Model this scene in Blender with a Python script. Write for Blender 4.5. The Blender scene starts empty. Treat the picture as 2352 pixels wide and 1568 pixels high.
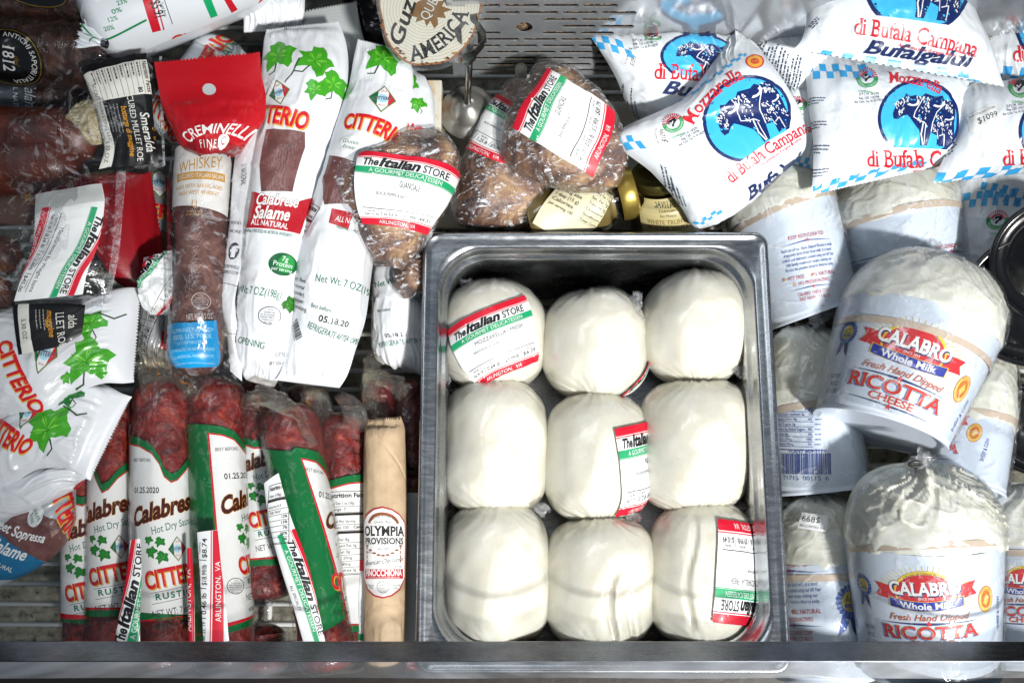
import bpy, math, random
import numpy as np
from mathutils import Vector, Matrix, geometry

# ---------------------------------------------------------------- camera, light, exposure
SC = bpy.context.scene
COL = SC.collection
TILT, DIST = math.radians(12), 0.74
CAM = np.array([0, -DIST*math.sin(TILT), DIST*math.cos(TILT)])
cd = bpy.data.cameras.new('camera'); cam = bpy.data.objects.new('camera', cd); COL.objects.link(cam)
cam.location = CAM; cam.rotation_euler = (TILT, 0, 0)
cd.lens = 35; cd.sensor_width = 36; cd.clip_start = 0.01; cd.clip_end = 50
SC.camera = cam
SC.view_settings.view_transform = 'Standard'; SC.view_settings.look = 'None'
SC.view_settings.exposure = 0.0; SC.view_settings.gamma = 1
w_ = bpy.data.worlds.new('World'); SC.world = w_; w_.use_nodes = True
w_.node_tree.nodes['Background'].inputs[0].default_value = (0.55, 0.68, 0.85, 1)
w_.node_tree.nodes['Background'].inputs[1].default_value = 0.19

def lamp(name, kind, loc, target, energy, color, **kw):
    l = bpy.data.lights.new(name, kind); o = bpy.data.objects.new(name, l); COL.objects.link(o)
    o.location = loc; l.energy = energy; l.color = color
    d = Vector(target)-Vector(loc); o.rotation_euler = d.to_track_quat('-Z', 'Y').to_euler()
    for k, v in kw.items(): setattr(l, k, v)
    return o
SUN = Vector((0.42, -0.60, 0.95)).normalized()
tgt = Vector((0.10, -0.02, 0))
lamp('window_light', 'SPOT', tgt+SUN*3.0, tgt, 650, (1.0, 0.99, 0.965), spot_size=math.radians(19), spot_blend=0.75, shadow_soft_size=0.11)
lamp('fill_light', 'AREA', (-0.35, 0.55, 1.5), (0, 0, 0), 3.6, (0.9, 0.96, 1.0), shape='RECTANGLE', size=1.2, size_y=0.25)  # added fill lamp overhead for soft light and gloss reflections
lamp('fill_light', 'AREA', (0.5, -0.7, 1.4), (0.05, -0.1, 0), 2.6, (1.0, 0.94, 0.86), shape='RECTANGLE', size=0.5, size_y=0.5)  # second added fill lamp, warmer, from the front right

SC.cycles.max_bounces = 8; SC.cycles.transparent_max_bounces = 16
SC.cycles.diffuse_bounces = 3; SC.cycles.glossy_bounces = 4; SC.cycles.transmission_bounces = 4
SC.cycles.caustics_reflective = False; SC.cycles.caustics_refractive = False
SC.cycles.sample_clamp_indirect = 4

FK = 36/35/2352
def P(px, py, z):
    """photo position (2352 px wide) at height z (m) -> world point"""
    x = (px-1176)*FK; y = -(py-784)*FK
    dy = y*math.cos(TILT)+math.sin(TILT); dz = y*math.sin(TILT)-math.cos(TILT)
    s = (z-CAM[2])/dz
    return np.array([x*s, CAM[1]+dy*s, z])
def proj(p):
    q = np.asarray(p)-CAM
    yc = q[..., 1]*math.cos(TILT)+q[..., 2]*math.sin(TILT)
    zc = -q[..., 1]*math.sin(TILT)+q[..., 2]*math.cos(TILT)
    return np.stack([1176-q[..., 0]/zc/FK, 784+yc/zc/FK], -1)

# ---------------------------------------------------------------- noise
_rs = np.random.RandomState(7); _T = _rs.rand(256*256)*2-1
def vn(x, y, seed=0):
    x = np.asarray(x, float)+seed*17.3; y = np.asarray(y, float)+seed*9.1
    xi = np.floor(x).astype(int); yi = np.floor(y).astype(int); fx = x-xi; fy = y-yi
    fx = fx*fx*fx*(fx*(fx*6-15)+10); fy = fy*fy*fy*(fy*(fy*6-15)+10)
    h = lambda a, b: _T[((a*7919+b*104729+seed*1299721) ^ (a*31+b*57)) % 65536]
    return (h(xi, yi)*(1-fx)+h(xi+1, yi)*fx)*(1-fy)+(h(xi, yi+1)*(1-fx)+h(xi+1, yi+1)*fx)*fy
def ridge(x, y, seed=0):
    a = 1-np.abs(vn(x, y, seed))*2.2; b = 1-np.abs(vn(x*2.1, y*2.1, seed+3))*2.2
    return np.clip(a, -.6, 1)**3*0.7+np.clip(b, -.6, 1)*0.3

# ---------------------------------------------------------------- materials
def lin(h):
    h = h.lstrip('#'); c = [int(h[i:i+2], 16)/255 for i in (0, 2, 4)]
    return tuple((v/12.92 if v <= .04045 else ((v+.055)/1.055)**2.4) for v in c)+(1,)
MATS = {}
def nmat(name):
    m = bpy.data.materials.new(name); m.use_nodes = True; nt = m.node_tree
    return m, nt, nt.nodes['Principled BSDF'], nt.nodes, nt.links
def noise_n(nt, scale, detail=3, rough=.5, sc=(1, 1, 1), dist=0, coord='Object'):
    t = nt.nodes.new('ShaderNodeTexCoord'); mp = nt.nodes.new('ShaderNodeMapping'); mp.inputs['Scale'].default_value = sc
    n = nt.nodes.new('ShaderNodeTexNoise'); n.inputs['Scale'].default_value = scale; n.inputs['Detail'].default_value = detail
    n.inputs['Roughness'].default_value = rough; n.inputs['Distortion'].default_value = dist
    nt.links.new(t.outputs[coord], mp.inputs[0]); nt.links.new(mp.outputs[0], n.inputs['Vector']); return n
def bump_n(nt, h, dist, strength=1, norm=None):
    b = nt.nodes.new('ShaderNodeBump'); b.inputs['Distance'].default_value = dist; b.inputs['Strength'].default_value = strength
    nt.links.new(h, b.inputs['Height'])
    if norm: nt.links.new(norm, b.inputs['Normal'])
    return b.outputs[0]
def ramp_n(nt, fac, stops):
    r = nt.nodes.new('ShaderNodeValToRGB'); e = r.color_ramp.elements
    while len(e) < len(stops): e.new(.5)
    for el, (p, c) in zip(e, stops): el.position = p; el.color = lin(c) if isinstance(c, str) else (c, c, c, 1)
    nt.links.new(fac, r.inputs[0]); return r.outputs[0]
FIN = {  # roughness, coat, bump distance (m), bump scale
    'paper': (.55, 0, .00012, 260), 'poly': (.30, .35, .00035, 95), 'vac': (.28, .6, .0006, 120), 'matte': (.45, .1, .0002, 70),
    'tub': (.32, .15, .00005, 200), 'label': (.42, .1, .00015, 90), 'gloss': (.2, .4, .0001, 90), 'dark': (.35, .3, .0003, 90), 'foil': (.3, .2, .0002, 120)}
def M(col, fin='poly'):
    k = fin+col
    if k in MATS: return MATS[k]
    m, nt, b, N, L = nmat(k); r, c, d, s = FIN[fin]
    b.inputs['Base Color'].default_value = lin(col)
    n = noise_n(nt, s, 3, .55); L.new(bump_n(nt, n.outputs[0], d), b.inputs['Normal'])
    rr = nt.nodes.new('ShaderNodeMapRange'); rr.inputs[3].default_value = r-.07; rr.inputs[4].default_value = r+.12
    n2 = noise_n(nt, s*.35, 2); L.new(n2.outputs[0], rr.inputs[0]); L.new(rr.outputs[0], b.inputs['Roughness'])
    b.inputs['Coat Weight'].default_value = c; b.inputs['Coat Roughness'].default_value = .12
    if fin == 'foil': b.inputs['Metallic'].default_value = .8
    MATS[k] = m; return m
def m_steel(name, col, r, streak=(1, 30, 1), rust=0, dirt=.35):
    if name in MATS: return MATS[name]
    m, nt, b, N, L = nmat(name); b.inputs['Metallic'].default_value = 1
    n = noise_n(nt, 40, 4, .6, streak); n3 = noise_n(nt, 25, 6, .7)
    mx = N.new('ShaderNodeMix'); mx.data_type = 'RGBA'; c = lin(col)
    mx.inputs[6].default_value = tuple(v*(1-dirt) for v in c[:3])+(1,); mx.inputs[7].default_value = c
    L.new(ramp_n(nt, n3.outputs[0], [(.35, 0.), (.6, 1.)]), mx.inputs[0]); out = mx.outputs[2]
    if rust:
        m2 = N.new('ShaderNodeMix'); m2.data_type = 'RGBA'; m2.inputs[7].default_value = lin('#7a4a26')
        n4 = noise_n(nt, 14, 5, .7); f = ramp_n(nt, n4.outputs[0], [(.62-rust*.05, 0.), (.75, .9)])
        L.new(f, m2.inputs[0]); L.new(out, m2.inputs[6]); out = m2.outputs[2]
    L.new(out, b.inputs['Base Color'])
    rr = N.new('ShaderNodeMapRange'); rr.inputs[3].default_value = r*.6; rr.inputs[4].default_value = r*1.6
    L.new(n.outputs[0], rr.inputs[0]); L.new(rr.outputs[0], b.inputs['Roughness'])
    L.new(bump_n(nt, n.outputs[0], .000025), b.inputs['Normal']); MATS[name] = m; return m
def m_film(name, haze=.05, amp=.0012, scale=90, tint=(1, 1, 1), rough=.06, stretch=(1, 1, 1), gain=1.0, crease=0, cv=.75):
    """thin clear plastic: transparent, with fresnel gloss on creases and a little milky haze"""
    if name in MATS: return MATS[name]
    m, nt, b, N, L = nmat(name); N.remove(b); out = N['Material Output']
    n = noise_n(nt, scale, 4, .6, stretch, .8); bp = bump_n(nt, n.outputs[0], amp)
    bp = bump_n(nt, noise_n(nt, scale*3, 3, .6, stretch, 2).outputs[0], amp*.2, 1, bp)
    tr = N.new('ShaderNodeBsdfTransparent'); tr.inputs[0].default_value = tuple(.97*t for t in tint)+(1,)
    gl = N.new('ShaderNodeBsdfGlossy'); gl.inputs['Roughness'].default_value = rough; L.new(bp, gl.inputs['Normal'])
    fr = N.new('ShaderNodeFresnel'); fr.inputs['IOR'].default_value = 1.5; pass
    mu = N.new('ShaderNodeMath'); mu.operation = 'MULTIPLY'; mu.use_clamp = True; L.new(fr.outputs[0], mu.inputs[0]); mu.inputs[1].default_value = 1.5*gain
    mn = N.new('ShaderNodeMath'); mn.operation = 'MINIMUM'; L.new(mu.outputs[0], mn.inputs[0]); mn.inputs[1].default_value = .38*gain
    df = N.new('ShaderNodeBsdfDiffuse'); df.inputs[0].default_value = (.85*tint[0], .87*tint[1], .9*tint[2], 1); L.new(bp, df.inputs['Normal'])
    m1 = N.new('ShaderNodeMixShader'); L.new(tr.outputs[0], m1.inputs[1]); L.new(df.outputs[0], m1.inputs[2])
    hz = ramp_n(nt, noise_n(nt, crease or scale*.35, 4, .7, stretch, 3 if crease else 1.5).outputs[0], [(.54, haze*.2), (.66, cv)] if crease else [(.42, haze*.3), (.72, min(1, haze*2.6))]); L.new(hz, m1.inputs[0])
    m2 = N.new('ShaderNodeMixShader'); L.new(mn.outputs[0], m2.inputs[0]); L.new(m1.outputs[0], m2.inputs[1]); L.new(gl.outputs[0], m2.inputs[2])
    L.new(m2.outputs[0], out.inputs[0]); MATS[name] = m; return m
def m_meat(name, stops, scale=60, bump=.0015, rough=.3, coat=1, dist=1.2, bscale=110, sss=.05, stretch=(1, 1, 1)):
    if name in MATS: return MATS[name]
    m, nt, b, N, L = nmat(name)
    n = noise_n(nt, scale, 6, .68, stretch, dist); L.new(ramp_n(nt, n.outputs[0], stops), b.inputs['Base Color'])
    n2 = noise_n(nt, bscale, 5, .62, stretch, .6); bp = bump_n(nt, n2.outputs[0], bump)
    v = N.new('ShaderNodeTexVoronoi'); v.inputs['Scale'].default_value = bscale*1.4; bp2 = bump_n(nt, v.outputs[0], bump*.35, 1, bp)
    L.new(bp, b.inputs['Normal']); L.new(bp2, b.inputs['Coat Normal'])
    b.inputs['Roughness'].default_value = rough+.1; b.inputs['Coat Weight'].default_value = coat; b.inputs['Coat Roughness'].default_value = .08
    MATS[name] = m; return m

# ---------------------------------------------------------------- scene objects
def thing(name, label, cat, loc, group=None):
    o = bpy.data.objects.new(name, None); o.empty_display_size = .01; COL.objects.link(o); o.location = tuple(float(v) for v in loc)
    tag(o, label, cat, group); return o
def tag(o, label, cat, group=None):
    o['label'] = label; o['category'] = cat
    if group: o['group'] = group
    return o
def struct(o): o['kind'] = 'structure'; return o
def root_of(parent):
    v = Vector((0, 0, 0))
    while parent is not None: v = v+Vector(parent.location); parent = parent.parent
    return np.array(v)
def mesh_obj(name, V, F, mi, mats, parent=None, nrm=None, smooth=True, origin=None):
    V = np.asarray(V, float); loc = None
    if parent is not None: V = V-root_of(parent)
    else:
        loc = np.array(origin) if origin is not None else np.array([V[:, 0].mean(), V[:, 1].mean(), V[:, 2].min()]); V = V-loc
    me = bpy.data.meshes.new(name); me.from_pydata(V.tolist(), [], F)
    for m in mats: me.materials.append(m)
    if len(mats) > 1: me.polygons.foreach_set('material_index', mi)
    me.polygons.foreach_set('use_smooth', [bool(smooth)]*len(me.polygons)); me.update()
    if nrm is not None:
        n = np.asarray(nrm); n = n/np.maximum(np.linalg.norm(n, axis=1, keepdims=True), 1e-9)
        me.normals_split_custom_set_from_vertices(n.tolist())
    o = bpy.data.objects.new(name, me); COL.objects.link(o)
    if parent is not None: o.parent = parent
    else: o.location = tuple(loc)
    return o

# ---------------------------------------------------------------- lofted surfaces
U = 0.000322  # metres per photo pixel at the pan rim
def srows(sp, perp=None):
    """spine rows (cx, cy, half, z, th) -> (lx, ly, rx, ry, z, th); the cross direction is at right angles to the spine"""
    sp = [tuple(s) for s in sp]; out = []
    for i, s in enumerate(sp):
        a = sp[max(i-1, 0)]; b = sp[min(i+1, len(sp)-1)]
        dx, dy = b[0]-a[0], b[1]-a[1]
        if perp is not None: dx, dy = perp
        l = math.hypot(dx, dy) or 1; nx, ny = -dy/l*-1, dx/l*-1
        out.append((s[0]-nx*s[2], s[1]-ny*s[2], s[0]+nx*s[2], s[1]+ny*s[2], s[3], s[4]))
    return out
def rod(x0, y0, x1, y1, r, z0, z1=None, cap0=.35, cap1=.35, n=6, sq=1.0, r1=None):
    """a round bar from (x0, y0) to (x1, y1) with rounded ends; returns round-profile rows"""
    z1 = z0 if z1 is None else z1; r1 = r if r1 is None else r1; L = math.hypot(x1-x0, y1-y0); out = []
    ts = []
    if cap0: ts += [(r*cap0/L*(1-math.cos(a)), math.sin(a)) for a in np.linspace(.06, math.pi/2, n)]
    else: ts += [(0, 1)]
    ts += [(t, 1) for t in (.2, .35, .5, .65, .8)]
    if cap1: ts += [(1-r1*cap1/L*(1-math.cos(a)), math.sin(a)) for a in np.linspace(math.pi/2, .06, n)]
    else: ts += [(1, 1)]
    for t, f in ts: rr = r+(r1-r)*t; out.append((x0+(x1-x0)*t, y0+(y1-y0)*t, rr*f, z0+(z1-z0)*t, -sq))
    return srows(out, perp=(x1-x0, y1-y0))
class Surf:
    """front grid G[nv+1, nu+1] (u left to right, v top to bottom) with normals, plus a coarse back"""
    def __init__(s, rows, nu=40, nv=60, mode='pillow', p=2.2, q=.75, disp=None, back=1.0, zig=(0, 0), zn=26, smooth=True, side=None):
        R = np.array([[*P(a, b, z/1000), *P(c, d, z/1000), th/1000 if th >= 0 else th] for a, b, c, d, z, th in rows])
        C = (R[:, :3]+R[:, 3:6])/2
        ds = np.linalg.norm(np.diff(C, axis=0), axis=1)+.15*np.abs(np.diff(np.linalg.norm(R[:, 3:6]-R[:, :3], axis=1)))+1e-6
        t = np.r_[0, np.cumsum(ds)]; t /= t[-1]; tt = np.linspace(0, 1, nv+1)
        if smooth:
            m = np.zeros_like(R); d = np.diff(R, axis=0)/np.diff(t)[:, None]
            m[0] = d[0]; m[-1] = d[-1]
            h = np.diff(t)[:, None]
            m[1:-1] = (d[:-1]*h[1:]+d[1:]*h[:-1])/(h[1:]+h[:-1])
            sgn = (d[:-1]*d[1:]) > 0; m[1:-1] = np.where(sgn, m[1:-1], 0)
            i = np.clip(np.searchsorted(t, tt, 'right')-1, 0, len(t)-2); hh = (t[i+1]-t[i])[:, None]; x = ((tt-t[i])[:, None])/hh
            Q = (2*x**3-3*x**2+1)*R[i]+(x**3-2*x**2+x)*hh*m[i]+(-2*x**3+3*x**2)*R[i+1]+(x**3-x**2)*hh*m[i+1]
        else: Q = np.stack([np.interp(tt, t, R[:, k]) for k in range(7)], 1)
        Lf, Rt = Q[:, :3], Q[:, 3:6]; C = (Lf+Rt)/2; W = (Rt-Lf)/2; hw = np.linalg.norm(W, axis=1)
        Tn = np.gradient(C, axis=0); D = np.cross(Tn, W); D /= np.maximum(np.linalg.norm(D, axis=1, keepdims=True), 1e-12)
        D = np.where(D[:, 2:3] < 0, -D, D)
        th = np.where(Q[:, 6] < 0, -Q[:, 6]*hw, Q[:, 6])
        s.nu, s.nv = nu, nv; u = np.linspace(0, 1, nu+1); s.mode = mode
        if mode == 'round': an = math.pi*(1-u); xs = np.cos(an); pr = np.sin(an)
        else: xs = 2*u-1; xs = np.sign(xs)*np.abs(xs)**.92; pr = np.clip(1-np.abs(xs)**p, 0, 1)**q
        G = C[:, None]+W[:, None]*xs[None, :, None]+D[:, None]*(th[:, None]*pr[None])[..., None]
        k = math.pi/2 if mode == 'round' else 1
        s.wpx = np.maximum(2*hw*k/U, 1.0); s.hpx = np.linalg.norm(np.diff(C, axis=0), axis=1).sum()/U
        s.G = G; s._n(); s.px0 = proj(G)
        Y = np.r_[0, np.cumsum(np.linalg.norm(np.diff(C, axis=0), axis=1))]/U
        XX = (u[None]-.5)*s.wpx[:, None]; YY = np.repeat(Y[:, None], nu+1, 1)
        if disp is not None:
            e = np.minimum(u, 1-u)*2; edge = np.clip(e*5, 0, 1)[None] if mode == 'pillow' else np.clip(e*3, .0, 1)[None]
            dd = disp(XX, YY, s.hpx)*edge/1000; G = G+s.N*dd[..., None]
        for j, (row, a) in enumerate(((0, zig[0]), (nv, zig[1]))):
            if a:
                sg = (np.arange(nu+1) % 2)*2-1; tv = (G[1]-G[0]) if row == 0 else (G[nv]-G[nv-1])
                tv = tv/np.maximum(np.linalg.norm(tv, axis=-1, keepdims=True), 1e-9)
                G[row] += tv*(sg*a/1000)[:, None]
        s.G = G; s._n(); s.px = proj(G); s.XX, s.YY = XX, YY; s.C, s.W, s.D, s.th = C, W, D, th
        nb = 12; ub = np.linspace(0, 1, nb+1)
        if mode == 'round': an = math.pi*(1-ub); xb = np.cos(an); pb = np.sin(an)
        else: xb = 2*ub-1; pb = np.clip(1-np.abs(xb)**p, 0, 1)**q
        s.B = C[:, None]+W[:, None]*xb[None, :, None]-D[:, None]*(back*th[:, None]*pb[None])[..., None]
        s.B[:, 0] = G[:, 0]; s.B[:, -1] = G[:, -1]; s.nb = nb
    def _n(s):
        gu = np.gradient(s.G, axis=1); gv = np.gradient(s.G, axis=0); n = np.cross(gv, gu)
        l = np.linalg.norm(n, axis=-1, keepdims=True); n = n/np.maximum(l, 1e-14)
        s.N = n
    def uv(s, px, py):
        Q = s.px0; d = (Q[..., 0]-px)**2+(Q[..., 1]-py)**2; j, i = np.unravel_index(np.argmin(d), d.shape)
        ed = s.mode != 'round' and (i in (0, s.nu) or j in (0, s.nv)); i = min(max(i, 2), s.nu-2); j = min(max(j, 1), s.nv-1)
        a = (Q[j, i+1]-Q[j, i-1])/2; b = (Q[j+1, i]-Q[j-1, i])/2; det = a[0]*b[1]-a[1]*b[0]
        r = np.array([px, py])-Q[j, i]
        if abs(det) < 1e-6: return i/s.nu, j/s.nv
        du = (r[0]*b[1]-r[1]*b[0])/det; dv = (a[0]*r[1]-a[1]*r[0])/det
        k = 90 if ed else 3; return (i+max(-k, min(k, du)))/s.nu, (j+max(-k, min(k, dv)))/s.nv
    def ev(s, gu, gv, off):
        i = np.clip(gu.astype(int), 0, s.nu-1); j = np.clip(gv.astype(int), 0, s.nv-1); a = (gu-i)[:, None]; b = (gv-j)[:, None]
        f = lambda A: (A[j, i]*(1-a)+A[j, i+1]*a)*(1-b)+(A[j+1, i]*(1-a)+A[j+1, i+1]*a)*b
        n = f(s.N); n = n/np.maximum(np.linalg.norm(n, axis=1, keepdims=True), 1e-9)
        return f(s.G)+n*off[:, None], n

def cut(polys, ax, n):
    out = []
    for p in polys:
        c = [q[ax] for q in p]; mn, mx = min(c), max(c)
        if mx <= 0 or mn >= n: continue
        lo = max(0, math.floor(mn+1e-7)); hi = min(n, math.ceil(mx-1e-7))
        if mn < -1e-7: p = clip(p, ax, 0, 1)
        if len(p) > 2 and mx > n+1e-7: p = clip(p, ax, n, -1)
        for k in range(lo+1, hi):
            if len(p) < 3: break
            a = clip(p, ax, k, -1); p = clip(p, ax, k, 1)
            if len(a) > 2: out.append(a)
        if len(p) > 2: out.append(p)
    return out
def clip(p, ax, k, sg):
    out = []; n = len(p)
    for i in range(n):
        a, b = p[i], p[(i+1) % n]; da, db = (a[ax]-k)*sg, (b[ax]-k)*sg
        if da >= 0: out.append(a)
        if (da > 0 and db < 0) or (da < 0 and db > 0):
            t = da/(da-db); out.append((a[0]+(b[0]-a[0])*t, a[1]+(b[1]-a[1])*t))
    return out

# ---------------------------------------------------------------- lettering
_GL = {}
def _txt_mesh(body, off):
    c = bpy.data.curves.new('t', 'FONT'); c.body = body; c.resolution_u = 3; c.offset = off
    o = bpy.data.objects.new('t', c); me = bpy.data.meshes.new_from_object(o)
    v = np.array([x.co[:2] for x in me.vertices]) if len(me.vertices) else np.zeros((0, 2)); f = [tuple(q.vertices) for q in me.polygons]
    ed = [tuple(e.vertices) for e in me.edges]
    bpy.data.objects.remove(o); bpy.data.curves.remove(c); bpy.data.meshes.remove(me); return v, f, ed
def _xmax(body): return _txt_mesh(body, 0)[0][:, 0].max()
CAP = None
def glyph(ch, off, serif):
    global CAP
    if CAP is None: CAP = _txt_mesh('H', 0)[0][:, 1].max()
    k = (ch, off, serif)
    if k in _GL: return _GL[k]
    ka = ('adv', ch)
    if ka not in _GL: _GL[ka] = (_xmax(ch+'|')-_xmax('|'))/CAP
    if ch == ' ': _GL[k] = ([], _GL[ka]); return _GL[k]
    v, f, ed = _txt_mesh(ch, off); v = v/CAP
    polys = [[tuple(v[i]) for i in q] for q in f]
    if serif and len(v):
        for y0 in {round(v[:, 1].min(), 3), round(v[:, 1].max(), 3)}:
            iv = sorted((min(v[a][0], v[b][0]), max(v[a][0], v[b][0])) for a, b in ed if abs(v[a][1]-y0) < .012 and abs(v[b][1]-y0) < .012 and abs(v[a][0]-v[b][0]) > .01)
            mg = []
            for a, b in iv:
                if mg and a <= mg[-1][1]+.01: mg[-1][1] = max(mg[-1][1], b)
                else: mg.append([a, b])
            lowc = y0 < v[:, 1].mean()
            if lowc and abs(y0+off/CAP) > .06 : continue
            for a, b in mg:
                if .04 < b-a < .42 and ch not in '.,:!-|':
                    e = .09; t = .075; q = y0 if lowc else y0-t
                    polys.append([(a-e, q), (b+e, q), (b+e, q+t), (a-e, q+t)])
    _GL[k] = (polys, _GL[ka]); return _GL[k]
def layout(st, off=0, serif=0, track=0):
    x = 0; out = []
    for ch in st:
        g, adv = glyph(ch, off, serif)
        out += [[(a+x, b) for a, b in p] for p in g]; x += adv+track
    return out, x-track

class Frame:
    def __init__(s, art, u0, v0, rot=0, sc=1.0):
        s.A = art; S = art.S; s.u0, s.v0 = u0, v0; s.c, s.s = math.cos(math.radians(rot))*sc, math.sin(math.radians(rot))*sc
        j = min(max(v0, 0), 1)*S.nv; s.w = float(np.interp(j, np.arange(S.nv+1), S.wpx)); s.w = max(s.w, .5*float(S.wpx.max())); s.h = S.hpx; s.rot = rot; s.sc = sc
    def uv(s, x, y): return s.u0+(x*s.c-y*s.s)/s.w, s.v0-(x*s.s+y*s.c)/s.h
    def sub(s, x, y, rot=0, sc=1.0):
        u, v = s.uv(x, y); f = Frame(s.A, u, v, s.rot+rot, s.sc*sc); f.w = s.w; return f
    def raw(s, polys, m, ly=1): s.A.items.append(([[s.uv(*q) for q in p] for p in polys], m, ly))
    def poly(s, pts, m, ly=1):
        t = geometry.tessellate_polygon([[Vector((a, b, 0)) for a, b in pts]]); s.raw([[pts[i] for i in q] for q in t], m, ly)
    def rect(s, x, y, w, h, m, ly=1, r=0):
        if r:
            pts = []
            for cx, cy, a0 in ((x+w/2-r, y+h/2-r, 0), (x-w/2+r, y+h/2-r, 90), (x-w/2+r, y-h/2+r, 180), (x+w/2-r, y-h/2+r, 270)):
                pts += [(cx+r*math.cos(math.radians(a0+d)), cy+r*math.sin(math.radians(a0+d))) for d in (0, 30, 60, 90)]
            s.raw([pts], m, ly)
        else: s.raw([[(x-w/2, y-h/2), (x+w/2, y-h/2), (x+w/2, y+h/2), (x-w/2, y+h/2)]], m, ly)
    def ell(s, x, y, rx, ry, m, ly=1, n=28, y0=None):
        pts = [(x+rx*math.cos(a), y+ry*math.sin(a)) for a in np.linspace(0, 2*math.pi, n, endpoint=False)]
        if y0 is not None: pts = clip(pts, 1, y0, 1)
        s.raw([pts], m, ly)
    def ring(s, x, y, rx, ry, t, m, ly=1, n=28, a0=0, a1=360):
        an = np.radians(np.linspace(a0, a1, n+1)); q = []
        for a, b in zip(an[:-1], an[1:]):
            q.append([(x+rx*math.cos(a), y+ry*math.sin(a)), (x+rx*math.cos(b), y+ry*math.sin(b)), (x+(rx-t)*math.cos(b), y+(ry-t)*math.sin(b)), (x+(rx-t)*math.cos(a), y+(ry-t)*math.sin(a))])
        s.raw(q, m, ly)
    def line(s, pts, w, m, ly=2):
        q = []
        for (a, b), (c, d) in zip(pts[:-1], pts[1:]):
            l = math.hypot(c-a, d-b) or 1; nx, ny = -(d-b)/l*w/2, (c-a)/l*w/2; ex, ey = (c-a)/l*w*.2, (d-b)/l*w*.2
            q.append([(a+nx-ex, b+ny-ey), (a-nx-ex, b-ny-ey), (c-nx+ex, d-ny+ey), (c+nx+ex, d+ny+ey)])
        s.raw(q, m, ly)
    def text(s, st, x, y, h, m, ly=3, w=None, al='C', b=0, sh=0, sf=0, out=None, shd=None, warp=None, track=0):
        if not st.strip(): return
        if out: s.text(st, x, y, h, out[0], ly-.5, w, al, b+out[1], sh, 0, None, None, warp, track)
        if shd: s.text(st, x+shd[1], y+shd[2], h, shd[0], ly-1, w, al, b, sh, sf, None, None, warp, track)
        P0, W0 = layout(st, b, sf, track); sx = h if w is None else w/W0; tw = W0*sx
        x0 = {'C': -tw/2, 'L': 0, 'R': -tw}[al]
        f = (lambda q: q) if warp is None else warp
        s.raw([[f((x+x0+(a+sh*c)*sx, y+(c-.5)*h)) for a, c in p] for p in P0], m, ly)
    def bars(s, x, y, w, n, pitch, h, m, ly=2, seed=1, al='L'):
        """n lines of print too small to read"""
        rr = random.Random(seed); q = []
        for i in range(n):
            cx = x; end = x+w*(1 if i < n-1 else .6)*rr.uniform(.85, 1); yy = y-i*pitch
            while cx < end:
                l = rr.uniform(.6, 2.6)*h*1.6; l = min(l, end-cx); q.append([(cx, yy-h/2), (cx+l, yy-h/2), (cx+l, yy+h/2), (cx, yy+h/2)]); cx += l+h*.7
        s.raw(q, m, ly)
class PFrame(Frame):
    """a print frame whose millimetres follow the bag as it lies, not its unrolled length"""
    def __init__(s, art, px, py, rot=0, sc=1.0, ys=1.0):
        s.A = art; s.cx, s.cy, s.rot, s.sc, s.ys = px, py, rot, sc, ys; s.w = s.h = 1; s.c, s.s = math.cos(math.radians(rot))*sc, math.sin(math.radians(rot))*sc
    def uv(s, x, y): y = y*s.ys; return s.A.S.uv(s.cx+x*s.c-y*s.s, s.cy-(x*s.s+y*s.c))
    def sub(s, x, y, rot=0, sc=1.0): y = y*s.ys; return PFrame(s.A, s.cx+x*s.c-y*s.s, s.cy-(x*s.s+y*s.c), s.rot+rot, s.sc*sc, s.ys)
def arc_warp(R, cx=0, cy=0, up=1):
    """bend a baseline through (cx, cy) round a circle of radius R (up=1: ends drop)"""
    def f(q):
        a = (q[0]-cx)/R; r = R+up*(q[1]-cy)
        return (cx+r*math.sin(a), cy+up*(r*math.cos(a)-R))
    return f
class Art:
    def __init__(s, surf): s.S = surf; s.items = []
    def at(s, px, py, rot=0, sc=1.0):
        u, v = s.S.uv(px, py); S = s.S
        i = min(max(int(u*S.nu), 1), S.nu-1); j = min(max(int(v*S.nv), 0), S.nv)
        d = S.px0[j, min(i+3, S.nu)]-S.px0[j, max(i-3, 0)]; a = math.degrees(math.atan2(-d[1], d[0]))
        return Frame(s, u, v, rot-a, sc)
    def pp(s, pts, m, ly=1):
        q = [s.S.uv(*p) for p in pts]; t = geometry.tessellate_polygon([[Vector((a, b, 0)) for a, b in q]])
        s.items.append(([[q[i] for i in k] for k in t], m, ly))
    def lp(s, pts, w, m, ly=2):
        f = Frame(s, 0, 0); q = [s.S.uv(*p) for p in pts]; f.line([(a*f.w, -b*f.h) for a, b in q], w, m, ly)
    def build(s, off0=.00022, step=.00006):
        V, N_, F, mi, mats, base = [], [], [], [], [], 0; S = s.S
        for polys, m, ly in s.items:
            g = [[(a*S.nu, b*S.nv) for a, b in p] for p in polys]
            g = cut(cut(g, 0, S.nu), 1, S.nv)
            if not g: continue
            fl = np.array([q for p in g for q in p]); key = np.round(fl, 3); un, inv = np.unique(key, axis=0, return_inverse=True); inv = inv.ravel()
            v, n = S.ev(un[:, 0], un[:, 1], np.full(len(un), off0+step*ly)); V.append(v); N_.append(n)
            if m not in mats: mats.append(m)
            k = 0; ix = mats.index(m)
            for p in g:
                ids = list(dict.fromkeys((inv[k:k+len(p)]+base).tolist())); k += len(p)
                ar = sum(p[i-1][0]*p[i][1]-p[i][0]*p[i-1][1] for i in range(len(p)))
                if ar > 0: ids = ids[::-1]
                if len(ids) > 2: F.append(ids); mi.append(ix)
            base += len(un)
        if not V: return None
        return np.concatenate(V), F, mi, mats, np.concatenate(N_)

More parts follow.
